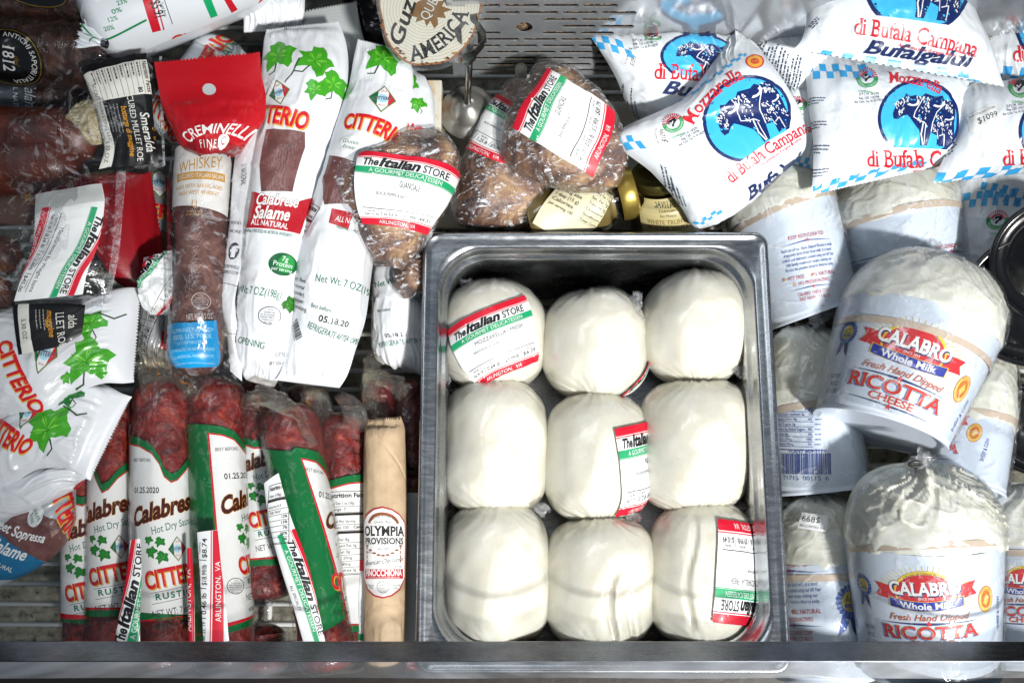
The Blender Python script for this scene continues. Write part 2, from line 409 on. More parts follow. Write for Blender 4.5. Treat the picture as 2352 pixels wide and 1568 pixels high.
def surf_mesh(name, S, mat, parent=None, art=None, cap0=False, cap1=False, back=True, matb=None, origin=None, off0=.00022):
    nu, nv = S.nu, S.nv; V = [S.G.reshape(-1, 3)]; Nn = [S.N.reshape(-1, 3)]
    F = [(j*(nu+1)+i, (j+1)*(nu+1)+i, (j+1)*(nu+1)+i+1, j*(nu+1)+i+1) for j in range(nv) for i in range(nu)]; mats = [mat]; mi = [0]*len(F); base = (nu+1)*(nv+1)
    if back:
        nb = S.nb; B = S.B; g = np.cross(np.gradient(B, axis=1), np.gradient(B, axis=0)); g /= np.maximum(np.linalg.norm(g, axis=-1, keepdims=True), 1e-12)
        V.append(B.reshape(-1, 3)); Nn.append(g.reshape(-1, 3))
        F += [(base+j*(nb+1)+i, base+j*(nb+1)+i+1, base+(j+1)*(nb+1)+i+1, base+(j+1)*(nb+1)+i) for j in range(nv) for i in range(nb)]; base += (nb+1)*(nv+1)
        mi += [0]*(nv*nb)
    for c, row, jn in ((cap0, 0, 1), (cap1, nv, nv-1)):
        if c:
            ring = np.concatenate([S.G[row], S.B[row][::-1][1:-1]]); ce = ring.mean(0); ax = S.C[row]-S.C[jn]; ax /= np.linalg.norm(ax); n = len(ring)
            lip = ce+(ring-ce)*.94; inn = ce+(ring-ce)*.92-ax*.0035
            V.append(np.concatenate([ring, lip, inn, [ce-ax*.0035]])); Nn.append(np.repeat([ax], 3*n+1, 0))
            for a in range(2):
                F += [(base+a*n+i, base+a*n+(i+1) % n, base+(a+1)*n+(i+1) % n, base+(a+1)*n+i) for i in range(n)]
            F += [(base+2*n+i, base+2*n+(i+1) % n, base+3*n) for i in range(n)]; mi += [0]*(3*n); base += 3*n+1
            VV = np.concatenate(V); q = F[-1]; fl = np.dot(np.cross(VV[q[1]]-VV[q[0]], VV[q[2]]-VV[q[0]]), ax) < 0
            if fl: F[-3*n:] = [f_[::-1] for f_ in F[-3*n:]]
    if matb: pass
    if art is not None:
        r = art.build(off0)
        if r:
            v, f, m2, ms, n = r; V.append(v); Nn.append(n); F += [[q+base for q in p] for p in f]
            for k in ms:
                if k not in mats: mats.append(k)
            mi += [mats.index(ms[k]) for k in m2]; base += len(v)
    return mesh_obj(name, np.concatenate(V), F, mi, mats, parent, np.concatenate(Nn), origin=origin)
def decal(name, S, parent, fn, off0=.0005, step=.00005):
    """a sticker, sleeve or band lying on a surface: a part of its own"""
    a = Art(S); fn(a); r = a.build(off0, step)
    if r is None: return None
    v, f, mi, ms, n = r; return mesh_obj(name, v, f, mi, ms, parent, n)
def base_loc(S, dz=0): c = S.G.reshape(-1, 3).mean(0); return (c[0], c[1], S.B[..., 2].min()+dz)

# displacement recipes (mm) in surface pixels
def crumple(amp, sc, seed, ends=0, el=60, seal=(0, 0), rib=.25, radial=0):
    def f(X, Y, H):
        wx = X+18*vn(X/70, Y/70, seed+5); wy = Y+18*vn(X/70, Y/70, seed+6)
        a = 1.0
        s0 = np.clip((Y-seal[0])/12, 0, 1) if seal[0] else 1; s1 = np.clip((H-seal[1]-Y)/12, 0, 1) if seal[1] else 1
        d = amp*(ridge(wx/sc, wy/sc*.8, seed)*.8+vn(X/(sc*2.2), Y/(sc*2.2), seed+1))*s0*s1
        if ends:
            e = np.exp(-np.maximum(0, Y-seal[0])/el)*s0+np.exp(-np.maximum(0, H-seal[1]-Y)/el)*s1
            d = d+ends*e*ridge(X/14+vn(X/50, Y/50, seed)*.8, Y/160, seed+2)
        if seal[0]: d = d+rib*np.where(Y < seal[0], np.sin(Y*2*math.pi/5.2), 0)
        if seal[1]: d = d+rib*np.where(Y > H-seal[1], np.sin(Y*2*math.pi/5.2), 0)
        return d
    return f
# ---------------------------------------------------------------- printed artwork
WH = '#e2e4e4'; RED = '#c8102c'; GRN = '#0f8a52'; BLK = '#101012'; NAVY = '#12307a'; CY = '#2ab4ea'
mw = M(WH, 'poly')
def italian(f, w, h, title='', sub='', vals=('Feb 13, 20', '0.52 lb', '$15.99/lb', '$8.31'), fin='label', tit_w=.22, long=False):
    """the delicatessen's price sticker, centred on f, w x h"""
    W, R, G, K = (M(c, fin) for c in (WH, RED, '#159a63', BLK))
    f.rect(0, 0, w, h, W, 0, r=4)
    f.rect(0, h/2-h*.045, w, h*.09, R, 1, r=min(3, h*.04)); f.rect(0, h/2-h*.105, w, h*.012, R, 1)
    f.rect(0, -h/2+h*.055, w, h*.11, R, 1, r=min(3, h*.04)); f.rect(0, -h/2+h*.127, w, h*.012, R, 1)
    f.rect(0, h*.215, w, h*.085, G, 1); f.rect(0, h*.165, w, h*.008, G, 1)
    f.text('A GOURMET DELICATESSEN', 0, h*.215, h*.052, W, 3, w=w*.72)
    f.text('The', -w*.36, h*.325, h*.095, K, 3, w=w*.15, b=.035, sh=.25)
    f.text('Italian', -w*.09, h*.335, h*.12, K, 3, w=w*.38, b=.045, sh=.25)
    f.text('STORE', w*.27, h*.325, h*.095, K, 3, w=w*.27, b=.02)
    f.text('ARLINGTON,  VA', 0, -h/2+h*.055, h*.055, W, 3, w=w*.5)
    if title: f.text(title, w*.05, h*.09, h*.055, K, 3, w=w*tit_w)
    if sub: f.text(sub, -w*.12, -h*.02, h*.03, K, 3, w=w*.3)
    y = -h*.2
    f.rect(0, y, w*.86, h*.009, K, 2)
    for x, lb, v in zip((-.33, -.1, .13, .35), ('Sell By', 'Net Wt/Ct', 'Unit Price', 'Total Price'), vals):
        f.text(lb, x*w, y-h*.04, h*.026, K, 3, w=w*.1); f.text(v, x*w, y-h*.1, h*.055 if '$' in v or 'lb' in v else h*.04, K, 3, w=w*.17, b=.01)
    for x in (-.215, .02, .25): f.rect(x*w, y-h*.08, w*.006, h*.09, K, 2)
def diamond(f, r, fin='poly'):
    """the sausage maker's lozenge: green, white and red with a blue globe"""
    k = .78; W = M(WH, fin)
    f.poly([(0, r), (r*k, 0), (0, -r), (-r*k, 0)], M('#a8863e', fin), 1); q = r*.95
    f.poly([(0, q), (q*k, 0), (0, -q), (-q*k, 0)], M('#0d6b43', fin), 1.5); q = r*.87
    f.poly([(0, q), (q*k, 0), (0, -q), (-q*k, 0)], W, 2)
    f.poly([(-q*k, 0), (-q*.35, q*.55), (-q*.35, -q*.55)], M('#0d6b43', fin), 2.5); f.poly([(q*k, 0), (q*.35, q*.55), (q*.35, -q*.55)], M('#c41e2e', fin), 2.5)
    f.ell(0, 0, r*.3, r*.3, M('#9fd0e6', fin), 3)
    f.text('1878', 0, r*.55, r*.12, M('#c41e2e', fin), 4, w=r*.34); f.text('MILANO', 0, -r*.5, r*.1, M('#c41e2e', fin), 4, w=r*.4)
    f.text('CITTERIO', 0, 0, r*.22, M('#1a3d7a', fin), 4.5, w=r*1.05, b=.02, out=(M('#d9b048', fin), .02), warp=lambda p: (p[0], p[1]+p[0]*.12))
IVY = [(-.15, 1.0), (.1, .9), (.3, .72), (.42, .5), (.66, .52), (1.0, .34), (.82, .1), (.78, -.18), (.86, -.5), (.66, -.78), (.4, -.6), (.2, -.56), (.02, -.42), (-.25, -.62), (-.62, -.92), (-.66, -.55), (-.62, -.2), (-1.0, .0), (-.72, .2), (-.5, .42), (-.62, .75), (-.35, .82)]
def leaf(f, r, m1='#3f9a22', m2='#6cc03a', fin='poly', stem=True):
    f.poly([(x*r, y*r) for x, y in IVY], M(m1, fin), 1)
    a = M(m2, fin)
    for x, y in ((.0, .8), (.75, .3), (.6, -.25), (-.45, -.45), (-.75, .35)):
        f.poly([(0, -.05*r), (x*r*.5-y*.14*r, y*r*.5+x*.14*r), (x*r*.85, y*r*.85), (x*r*.5+y*.1*r, y*r*.5-x*.1*r)], a, 1.6)
        f.line([(0, -.1*r), (x*r*.9, y*r*.9)], r*.025, M('#23701c', fin), 2.2)
    if stem: f.line([(-.05*r, -.45*r), (-.1*r, -.95*r), (-.45*r, -1.1*r)], r*.07, M('#2f4a2c', fin), 1)
def citt(f, st, h, w, fin='poly', warp=None):
    f.text(st, 0, 0, h, M('#d01a28', fin), 4, w=w, b=.035, shd=(M('#d8a83c', fin), h*.07, -h*.08), warp=warp)
def usda(f, r, est, m, fill=None, ly=2):
    if fill: f.ell(0, 0, r, r*.9, fill, ly-1)
    f.ring(0, 0, r, r*.9, r*.07, m, ly); f.text('U.S.', 0, r*.6, r*.2, m, ly, w=r*.5)
    for i, t in enumerate(('INSPECTED', 'AND PASSED BY', 'DEPARTMENT OF', 'AGRICULTURE')): f.text(t, 0, r*(.3-.24*i), r*.15, m, ly, w=r*(1.1, 1.6, 1.6, 1.3)[i])
    f.text('EST.'+est, 0, -r*.68, r*.17, m, ly, w=r*.9)
def nutrition(f, w, rows, hd='Nutrition Facts', fin='poly', col='#2b2620', rh=14, pct=True):
    """a nutrition table hanging down from f"""
    K = M(col, fin); H = rh*len(rows)+rh*1.7
    for x in (-w/2, w/2): f.rect(x, -H/2, 1.3, H, K, 2)
    f.rect(0, 0, w, 1.3, K, 2); f.rect(0, -H, w, 1.3, K, 2)
    f.text(hd, 0, -rh*.65, rh*.7, K, 3, w=w*.88, b=.03)
    for i, r in enumerate(rows):
        y = -rh*1.5-i*rh
        if r == '#': f.rect(0, y-rh*.3, w, rh*.42, K, 2); continue
        if isinstance(r, str): f.text(r, w*.42, y-rh*.45, rh*.48, K, 3, al='R', b=.02, w=min(w*.8, len(r)*rh*.36))
        else: f.text(r[0], -w*.44, y-rh*.45, rh*.45, K, 3, al='L', w=min(w*.6, len(r[0])*rh*.3)); f.text(r[1], w*.44, y-rh*.45, rh*.45, K, 3, al='R', w=len(r[1])*rh*.33, b=.02)
        f.rect(0, y-rh, w, .8, K, 2)
HERD = [(-.64, .11), (-.57, .34), (-.51, .46), (-.40, .50), (-.34, .63), (-.24, .57), (-.09, .61), (.02, .56), (.14, .66), (.28, .61), (.4, .57), (.54, .6), (.6, .52), (.77, .49), (.86, .42), (.88, .2), (.86, -.1), (.83, -.43), (.74, -.68), (.43, -.68), (.45, -.42), (.29, -.34), (.2, -.68), (.04, -.68), (0, -.29), (-.14, -.09), (-.29, .09), (-.4, .06), (-.51, -.03), (-.62, -.02)]
def buffalo(f, r, seed=1):
    """round blue badge with three buffalo heads"""
    N, C, W = M('#10255e', 'poly'), M('#3db4e8', 'poly'), mw
    f.ell(0, 0, r, r*.94, N, 1, 44, y0=-r*.7); f.ell(0, 0, r*.925, r*.865, C, 1.6, 44, y0=-r*.7)
    f.poly([(x*r, y*r*.94) for x, y in HERD], N, 2.2)
    def horn(x, y, s, fl=1):
        a = [(x+fl*s*math.cos(t), y+s*.62*math.sin(t)) for t in np.linspace(-2.5, .5, 10)]
        b = [(x+fl*s*.62*math.cos(t), y+s*.1+s*.42*math.sin(t)) for t in np.linspace(.45, -2.4, 10)]
        f.poly([(p*r, q*r*.94) for p, q in a+b], W, 3)
    for x, y, s in ((-.17, .42, .17), (.46, .42, .17), (.73, .06, .12)): horn(x, y, s)
    L = lambda pts, t=.014: f.line([(x*r, y*r*.94) for x, y in pts], t*r, W, 3)
    L([(.1, .57), (.02, .4), (-.1, .18), (-.13, .05), (.02, -.05), (.12, -.08), (.2, -.2)], .022); L([(.58, .36), (.44, .2), (.33, -.1), (.3, -.32)], .022)
    L([(.1, -.1), (.05, -.4), (.1, -.66)], .03); L([(.16, -.12), (.14, -.4), (.13, -.66)], .02); L([(.5, -.42), (.62, -.38), (.6, -.66)], .02); L([(.36, -.32), (.45, -.3), (.47, -.5)], .014)
    rr = random.Random(seed)
    for cx, cy, sx, sy, n in ((-.47, .2, .1, .2, 26), (-.33, .45, .1, .05, 8), (.16, .36, .1, .18, 26), (.08, .05, .1, .15, 12), (.47, -.1, .12, .2, 26), (.68, .3, .14, .18, 26), (.68, -.25, .12, .25, 22), (.0, .5, .1, .04, 6)):
        for k in range(n):
            x, y = cx+rr.uniform(-sx, sx), cy+rr.uniform(-sy, sy); a = rr.uniform(1.0, 2.4); l = rr.uniform(.02, .07)
            L([(x, y), (x+l*math.cos(a), y+l*math.sin(a))], rr.choice((.012, .018, .026)))
def mdb(f, r):
    """green and red consortium mark with a black buffalo head"""
    G, R, K = M('#1c9a4c', 'poly'), M('#c6243a', 'poly'), M(BLK, 'poly')
    f.ring(0, 0, r, r*.9, r*.36, G, 1, 30, 165, 375)
    for a in range(18, 172, 13):
        t = math.radians(a); f.poly([(r*.6*math.cos(t-.03), r*.55*math.sin(t-.03)), (r*math.cos(t-.06), r*.95*math.sin(t-.06)), (r*math.cos(t+.06), r*.95*math.sin(t+.06)), (r*.6*math.cos(t+.03), r*.55*math.sin(t+.03))], R, 1)
    f.ring(0, 0, r*.62, r*.56, r*.12, R, 1, 20, 15, 170)
    f.poly([(-.45*r, .0), (-.2*r, .35*r), (.3*r, .4*r), (.45*r, .1*r), (.1*r, -.1*r), (-.05*r, -.35*r), (-.2*r, -.3*r), (-.15*r, -.05*r)], K, 1)
    f.line([(-.3*r, .1*r), (-.1*r, -.02*r), (.05*r, .15*r)], r*.1, mw, 3)
    f.text('MOZZARELLA DI BUFALA', 0, -r*.74, r*.17, mw, 3, w=r*2.1, warp=lambda p: ((r*.8+(-p[1]-r*.74))*math.sin(p[0]/(r*.8)), -(r*.76+(-p[1]-r*.74))*math.cos(p[0]/(r*.8))))
    f.text('CAMPANA', 0, -r*1.25, r*.2, G, 2, w=r*1.3)
def checks(f, x, y, w, n, s, off=0, rows=2):
    """rows of blue squares like a gingham hem"""
    C = M('#3aa4e0', 'poly')
    for j in range(rows):
        for i in range(n):
            cx = x-w/2+(i+.5*(j % 2))*w/n; f.rect(cx, y-j*s, w/n*.5, s, C, 1)
def bufala(f, S, price=False, top=True, w=None):
    """the whole printed front of a mozzarella bag, f centred on it; S = half the bag's width"""
    R_, N = M('#d0202e', 'poly'), M('#1c2c5c', 'poly')
    buffalo(f.sub(S*.3, S*.12), S*.52)
    f.text('Mozzarella', S*.12, S*.78, S*.12, R_, 3, w=S*.72, b=.01, sf=1, warp=arc_warp(S*1.3, S*.12, S*.78))
    f.text('di Bufala Campana', S*.18, -S*.42, S*.17, R_, 3, w=S*1.5, b=.005, sf=1)
    f.text("denominazione d'origine protetta", S*.28, -S*.56, S*.04, R_, 3, w=S*.75, sf=0)
    f.text('Bufalgaldi', S*.2, -S*.74, S*.14, N, 3, w=S*1.15, b=.03, sh=.4)
    mdb(f.sub(-S*.5, S*.7), S*.13)
    K = M('#333844', 'poly')
    for i, t in enumerate(('D.P.C.M. 10/5/93', 'Reg. CEE 1107/96', 'Aut. Cons. Tut. N. 011/02/93')): f.text(t, -S*.5, S*(.42-.07*i), S*.045, K, 2, w=S*(.3, .3, .45)[i])
    for k in range(5): f.bars(-S*1.12, S*(.45-k*.3), S*.25, 3, S*.05, S*.022, M('#44506a', 'poly'), 2, k)
def bprint(A, emb=None, txt=None, buf=None, moz=None, md=None, dp=None, pr=None):
    R_, N, K = M('#d0202e', 'poly'), M('#1c2c5c', 'poly'), M('#333844', 'poly'); F_ = lambda q: PFrame(A, q[0], q[1], q[2], 1, q[4] if len(q) > 4 else 1)
    if emb: buffalo(F_(emb), emb[3])
    if txt:
        f = F_(txt); w = txt[3]; f.text('di Bufala Campana', 0, 0, w*.125, R_, 3, w=w, b=.008, sf=1, warp=arc_warp(w*5)); f.text("denominazione d'origine protetta", w*.12, -w*.1, w*.028, R_, 3, w=w*.5)
    if buf: F_(buf).text('Bufalgaldi', 0, 0, buf[3]*.13, N, 3, w=buf[3], b=.03, sh=.4)
    if moz: F_(moz).text('Mozzarella', 0, 0, moz[3]*.17, R_, 3, w=moz[3], b=.01, sf=1, warp=arc_warp(moz[3]*1.5))
    if md: mdb(F_(md), md[3])
    if dp:
        for i, t in enumerate(('D.P.C.M. 10/5/93', 'Reg. CEE 1107/96', 'Aut. Cons. Tut. N. 011/02/93')): F_(dp).text(t, 0, -i*8, 5.5, K, 2, w=(46, 46, 68)[i])
    if pr: price(A.at(*pr[:3]), '$1099', pr[3])
def price(f, t='$1099', s=1.0):
    f.rect(0, 0, 50*s, 30*s, M(WH, 'label'), 0, r=2); K = M(BLK, 'label')
    f.text('THE ITALIAN STORE', 0, 9*s, 4.2*s, K, 1, w=44*s); f.text(t, 4*s, -4*s, 10*s, K, 1, w=34*s)
def star(f, x, y, r, m, ly=2):
    f.poly([(x+(r if k % 2 == 0 else r*.42)*math.sin(k*math.pi/5), y+(r if k % 2 == 0 else r*.42)*math.cos(k*math.pi/5)) for k in range(10)], m, ly)
def rosette(f, r):
    B, Y, N = M('#1f4796', 'tub'), M('#d8c23c', 'tub'), M('#14285e', 'tub')
    f.poly([(-.5*r, -.5*r), (-.75*r, -2*r), (-.3*r, -1.65*r), (0, -.8*r)], B, .5); f.poly([(.4*r, -.5*r), (.55*r, -2.05*r), (.15*r, -1.65*r), (-.1*r, -.8*r)], N, .7)
    f.poly([((r if k % 2 else r*.9)*math.cos(k*math.pi/20), (r if k % 2 else r*.9)*math.sin(k*math.pi/20)) for k in range(40)], B, 1)
    for k in range(20):
        a = k*math.pi/10; f.line([(.62*r*math.cos(a), .62*r*math.sin(a)), (.92*r*math.cos(a), .92*r*math.sin(a))], r*.05, M('#6f95d6', 'tub'), 1.5)
    f.ell(0, 0, r*.6, r*.6, Y, 2); f.text('ACS', 0, r*.12, r*.4, N, 3, w=r*.85); f.rect(0, -r*.27, r*.85, r*.24, B, 3, r=r*.1); f.text('GOLD', 0, -r*.27, r*.17, Y, 4, w=r*.6); f.text('WINNER', 0, -r*.48, r*.12, N, 3, w=r*.5)
def ricotta(f, s):
    """front of the ricotta tub; s = half the width of the word RICOTTA"""
    Rd, Y, B, N, Wt, O = M('#cf1f27', 'tub'), M('#e8c62e', 'tub'), M('#1b2f9a', 'tub'), M('#1d2b63', 'tub'), M('#f4f4ee', 'tub'), M('#c05a1e', 'tub')
    for k in range(-12, 13):
        a = k*math.pi/27; f.line([(s*.5*math.sin(a), s*.62+s*.3*math.cos(a)), (s*.95*math.sin(a), s*.62+s*.62*math.cos(a))], s*.012, Y, 1)
    f.poly([(-s*.98, s*.86), (-s*.55, s*.8), (s*.55, s*.8), (s*.98, s*.86), (s*.9, s*.72), (s, s*.58), (s*.55, s*.5), (-s*.55, s*.5), (-s, s*.58), (-s*.88, s*.72)], Rd, 1.5)
    f.ell(0, s*.68, s*.58, s*.46, Y, 2, 36, y0=s*.52); f.ell(0, s*.68, s*.55, s*.38, Rd, 2.5, 36, y0=s*.42)
    f.text('A Family of Cheese Makers', 0, s*1.09, s*.06, N, 3.5, w=s*.8, warp=arc_warp(s*.62, 0, s*1.09))
    f.text('CALABRO', 0, s*.76, s*.26, Wt, 4.4, w=s*1.35, b=.03, sf=1, shd=(N, s*.02, -s*.03), warp=lambda p: (p[0], p[1]-.16*s*(abs(p[0])/s)**2*0+(p[0]/s)**2*s*.06))
    f.text('SINCE 1953', 0, s*.56, s*.05, Wt, 3.5, w=s*.3)
    bend = lambda p: (p[0], p[1]+.13*s*((p[0]/s)**2)*1.3)
    q = [(x*s, y) for x in np.linspace(-.7, .7, 15) for y in (0,)]
    f.raw([[bend((a*s, s*.5)), bend((a*s, s*.29)), bend(((a+.1)*s, s*.29)), bend(((a+.1)*s, s*.5))] for a in np.linspace(-.72, .62, 14)], Y, 2.6)
    f.raw([[bend((a*s, s*.49)), bend((a*s, s*.3)), bend(((a+.1)*s, s*.3)), bend(((a+.1)*s, s*.49))] for a in np.linspace(-.7, .6, 14)], B, 3)
    f.text('Whole Milk', 0, s*.4, s*.13, Wt, 4, w=s*1.0, b=.02, sf=1, warp=bend)
    f.text('Fresh Hand Dipped', 0, s*.16, s*.13, O, 3, w=s*1.55, b=.012, sh=.4)
    f.poly([(-s, s*.03), (0, s*.0), (s, s*.03), (0, s*.05)], N, 2); star(f, 0, s*.03, s*.07, Rd, 3)
    f.text('RICOTTA', 0, -s*.16, s*.25, Rd, 4.4, w=s*1.9, b=.02, sf=1, out=(Y, .012), shd=(M('#2c62b8', 'tub'), -s*.02, -s*.02), warp=lambda p: (p[0], p[1]+(p[0]/s)**2*s*0))
    f.text('CHEESE', 0, -s*.4, s*.14, Rd, 4.4, w=s*.9, b=.012, sf=1, out=(Y, .01))
    f.poly([(-s, -s*.5), (0, -s*.55), (s, -s*.5), (0, -s*.51)], N, 2); star(f, 0, -s*.54, s*.07, Rd, 3)
    for i, t in enumerate(('NET WT.', '24 OZ.', '(1.5 LBS.)')): f.text(t, -s*1.32, -s*(.18+.15*i), s*.09, N, 3, w=s*(.32, .26, .36)[i], sf=1)
    rosette(f.sub(-s*1.33, s*.72), s*.24)
    g = f.sub(s*1.22, s*.4); Og = M('#d0742a', 'tub'); g.ell(0, 0, s*.2, s*.28, Og, 1); g.ell(0, 0, s*.185, s*.26, M('#e8c25e', 'tub'), 1.5); g.ell(0, 0, s*.13, s*.19, Og, 2); g.poly([(-s*.08, -s*.06), (0, s*.12), (s*.08, s*.02), (0, -s*.13)], M('#e8c25e', 'tub'), 3)
    g.text('UNITED STATES', 0, s*.21, s*.035, Og, 3, w=s*.3, warp=arc_warp(s*.2, 0, s*.21))
    h = f.sub(s*1.62, 0, 90); h.text('SHEEP & COW', 0, 0, s*.1, B, 3, w=s*.7)
def ricotta_back(f, s):
    Rd, B, Y = M('#b8212c', 'tub'), M('#26428c', 'tub'), M('#e0bd38', 'tub')
    f.text('KEEP REFRIGERATED', 0, s*.95, s*.11, Rd, 3, w=s*1.1, sf=1)
    f.poly([(-s*.8, s*.72), (0, s*.82), (s*.8, s*.72), (0, s*.77)], B, 2); star(f, 0, s*.8, s*.07, Rd, 3)
    for i, t in enumerate(('Each can of our Hand Dipped Ricotta is made', 'from only farm fresh local milk. It is hand', 'crafted and delicately cooked using our 60 Year', 'Old family traditional recipe, making our', 'Ricotta the premier brand in America today.')):
        f.text(t, 0, s*(.58-.15*i), s*.095, B, 3, w=s*(1.6, 1.5, 1.65, 1.45, 1.55)[i], sh=.2)
    f.text('rBST FREE      ALL NATURAL', s*.0, -s*.28, s*.11, Rd, 3, w=s*1.55, sf=1); f.text('NO PRESERVATIVES', s*.05, -s*.48, s*.1, Rd, 3, w=s*1.0, sf=1)
    for x, y in ((-.88, -.28), (.02, -.28), (-.58, -.48)): star(f, x*s, y*s, s*.08, Rd, 2); star(f, x*s, y*s, s*.05, Y, 3)
    f.poly([(-s*.8, -s*.68), (0, -s*.6), (s*.8, -s*.68), (0, -s*.64)], B, 2); star(f, 0, -s*.63, s*.07, Rd, 3)
    f.text('CALABRO CHEESE CORP.', 0, -s*.82, s*.1, Rd, 3, w=s*1.05, sf=1); f.text('EAST HAVEN, CT 06512', 0, -s*.97, s*.1, Rd, 3, w=s*1.0, sf=1)
def facts_blue(f, w):
    B = M('#2a3f8c', 'tub'); f.rect(0, 0, w, 2, B, 2)
    rows = (('Amount/serving', '% DV'), ('Total Carbohydrate 2g', '1%'), ('Dietary Fiber 0g', '0%'), ('Total Sugars 1g', ''), ('Includes 0g Added Sugars', '0%'), ('Protein 6g', '3%'), ('Calcium 100mg', '10%'), ('Potassium 42mg', '1%'))
    for i, (a, b) in enumerate(rows):
        y = -8-i*12; f.text(a, -w*.48, y, 5.5, B, 3, al='L', w=min(w*.6, len(a)*3.6), b=.01); f.rect(-w*.12, y-6, w*.76, 1.2, B, 2)
        if b: f.text(b, w*.24, y, 5.5, B, 3, al='R', b=.01)
        f.bars(w*.29, y, w*.2, 1, 5, 2, B, 2, i)
    f.rect(0, -106, w, 2, B, 2)
def barcode(f, w, h, digits, col='#26428c', fin='tub'):
    m = M(col, fin); rr = random.Random(4); x = -w/2
    while x < w/2: b = rr.choice((1.1, 1.1, 2, 3)); f.rect(x+b/2, h*.08, b, h*.8, m, 2); x += b+rr.choice((1, 1.3, 2.2))
    f.text(digits, 0, -h*.46, h*.16, m, 3, w=w*.92)
def calabrese(f, w, top=None, fin='gloss'):
    """front print of the hot sausage sleeve: f at the word Calabrese, w = sleeve front width"""
    Br, Gd, G, K = M('#4a1812', fin), M('#cf9a3c', fin), M('#12705a', fin), M('#2a2e2c', fin)
    f.text('Calabrese', 0, 0, w*.26, Br, 4, w=w*1.15, b=.04, sh=.25, out=(Gd, .018), warp=lambda p: (p[0], p[1]+p[0]*.16))
    f.text('Hot Dry Sausage', w*.16, -w*.3, w*.11, G, 3, w=w*.8, sf=1, warp=lambda p: (p[0], p[1]+p[0]*.14))
    for x, y, r in ((-.3, -.47, .075), (-.13, -.52, .09), (-.28, -.66, .1), (-.13, -.76, .11)): leaf(f.sub(x*w, y*w, (x*900) % 60), r*w, '#1f7a2a', '#2f9a35', fin, False)
    diamond(f.sub(w*.13, -w*.66, -3), w*.2, fin)
    citt(f.sub(w*.06, -w*1.06, 3), 'CITTERIO', w*.26, w*1.02, fin)
    f.line([(-w*.38, -w*1.28), (w*.5, -w*1.25)], .9, K, 2); f.line([(-w*.38, -w*1.45), (w*.5, -w*1.41)], .9, K, 2)
    f.text('RUSTICO', w*.06, -w*1.35, w*.09, G, 3, w=w*.75, b=.03, track=.25)
    f.text('NET WT: 7 oz (198g)', w*.05, -w*1.6, w*.1, K, 3, w=w*.9); f.text('REFRIGERATE AFTER OPENING', w*.05, -w*1.8, w*.06, K, 3, w=w*.85)
# ---------------------------------------------------------------- the case
STEEL = m_steel('brushed_steel', '#bbbec2', .23, (2, 9, 2), dirt=.25); STEEL2 = m_steel('rail_steel', '#787d85', .24, (1, 14, 14), dirt=.35)
CHROME = m_steel('worn_chrome', '#b4b0a8', .14, (1, 1, 1), dirt=.25); MIRROR = m_steel('polished_back_steel', '#c4c8cc', .13, (20, 1, 20), rust=.4, dirt=.2); MIRROR.node_tree.nodes['Principled BSDF'].inputs['Metallic'].default_value = .7
def box(name, x0, x1, y0, y1, z0, z1, mat, parent=None, bev=.001):
    bm = bmesh.new(); bmesh.ops.create_cube(bm, size=1)
    for v in bm.verts: v.co = ((x0+x1)/2+v.co.x*(x1-x0), (y0+y1)/2+v.co.y*(y1-y0), (z0+z1)/2+v.co.z*(z1-z0))
    if bev: bmesh.ops.bevel(bm, geom=bm.edges[:], offset=bev, segments=2, affect='EDGES', profile=.5)
    V = [tuple(v.co) for v in bm.verts]; bm.verts.index_update(); F = [[v.index for v in f.verts] for f in bm.faces]; bm.free()
    return mesh_obj(name, V, F, [0]*len(F), [mat], parent, smooth=False)
import bmesh
def tube(name, pts, r, mat, parent=None, n=10, caps=True):
    pts = np.array(pts, float); T = np.gradient(pts, axis=0); V, F = [], []
    rr = np.full(len(pts), r) if np.isscalar(r) else np.array(r)
    for p, t, q in zip(pts, T, rr):
        t = t/np.linalg.norm(t); a = np.cross(t, [0, .3, 1.]); a /= np.linalg.norm(a); b = np.cross(t, a)
        V += [p+q*(a*math.cos(k*2*math.pi/n)+b*math.sin(k*2*math.pi/n)) for k in range(n)]
    for j in range(len(pts)-1): F += [(j*n+i, j*n+(i+1) % n, (j+1)*n+(i+1) % n, (j+1)*n+i) for i in range(n)]
    if caps: F += [tuple(range(n))[::-1], tuple((len(pts)-1)*n+i for i in range(n))]
    return mesh_obj(name, V, F, [0]*len(F), [mat], parent)
def sheet(name, pts, mat, parent=None, th=0):
    return mesh_obj(name, pts, [tuple(range(len(pts)))], [0], [mat], parent, smooth=False)

# floor under the rack: speckled grey tray with dirt
m_floor, nt, b, N, L = nmat('speckled_tray'); n = noise_n(nt, 130, 4, .7); n2 = noise_n(nt, 9, 4, .7)
mx = N.new('ShaderNodeMix'); mx.data_type = 'RGBA'; mx.blend_type = 'MULTIPLY'; mx.inputs[0].default_value = 1
L.new(ramp_n(nt, n.outputs[0], [(.3, '#2a241e'), (.42, '#9a9a8c'), (.6, '#bdbdae')]), mx.inputs[6]); L.new(ramp_n(nt, n2.outputs[0], [(.35, '#6f6453'), (.6, '#ffffff')]), mx.inputs[7])
L.new(mx.outputs[2], b.inputs['Base Color']); L.new(bump_n(nt, n.outputs[0], .0008), b.inputs['Normal']); b.inputs['Roughness'].default_value = .5
fl = struct(sheet('floor', [(-.6, -.5, -.150), (.6, -.5, -.150), (.6, .5, -.150), (-.6, .5, -.150)], m_floor))
fr = P(1176, 1556, .01)[1]
dk = M('#2a2522', 'dark')
struct(box('front_wall', -.6, .6, fr-.02, fr-.006, -.149, -.115, dk)); ld = box('front_ledge', -.6, .6, fr-.017, fr-.005, -.004, .006, dk); tag(ld, 'dark brown ledge strip along the very bottom of the case front', 'ledge') 

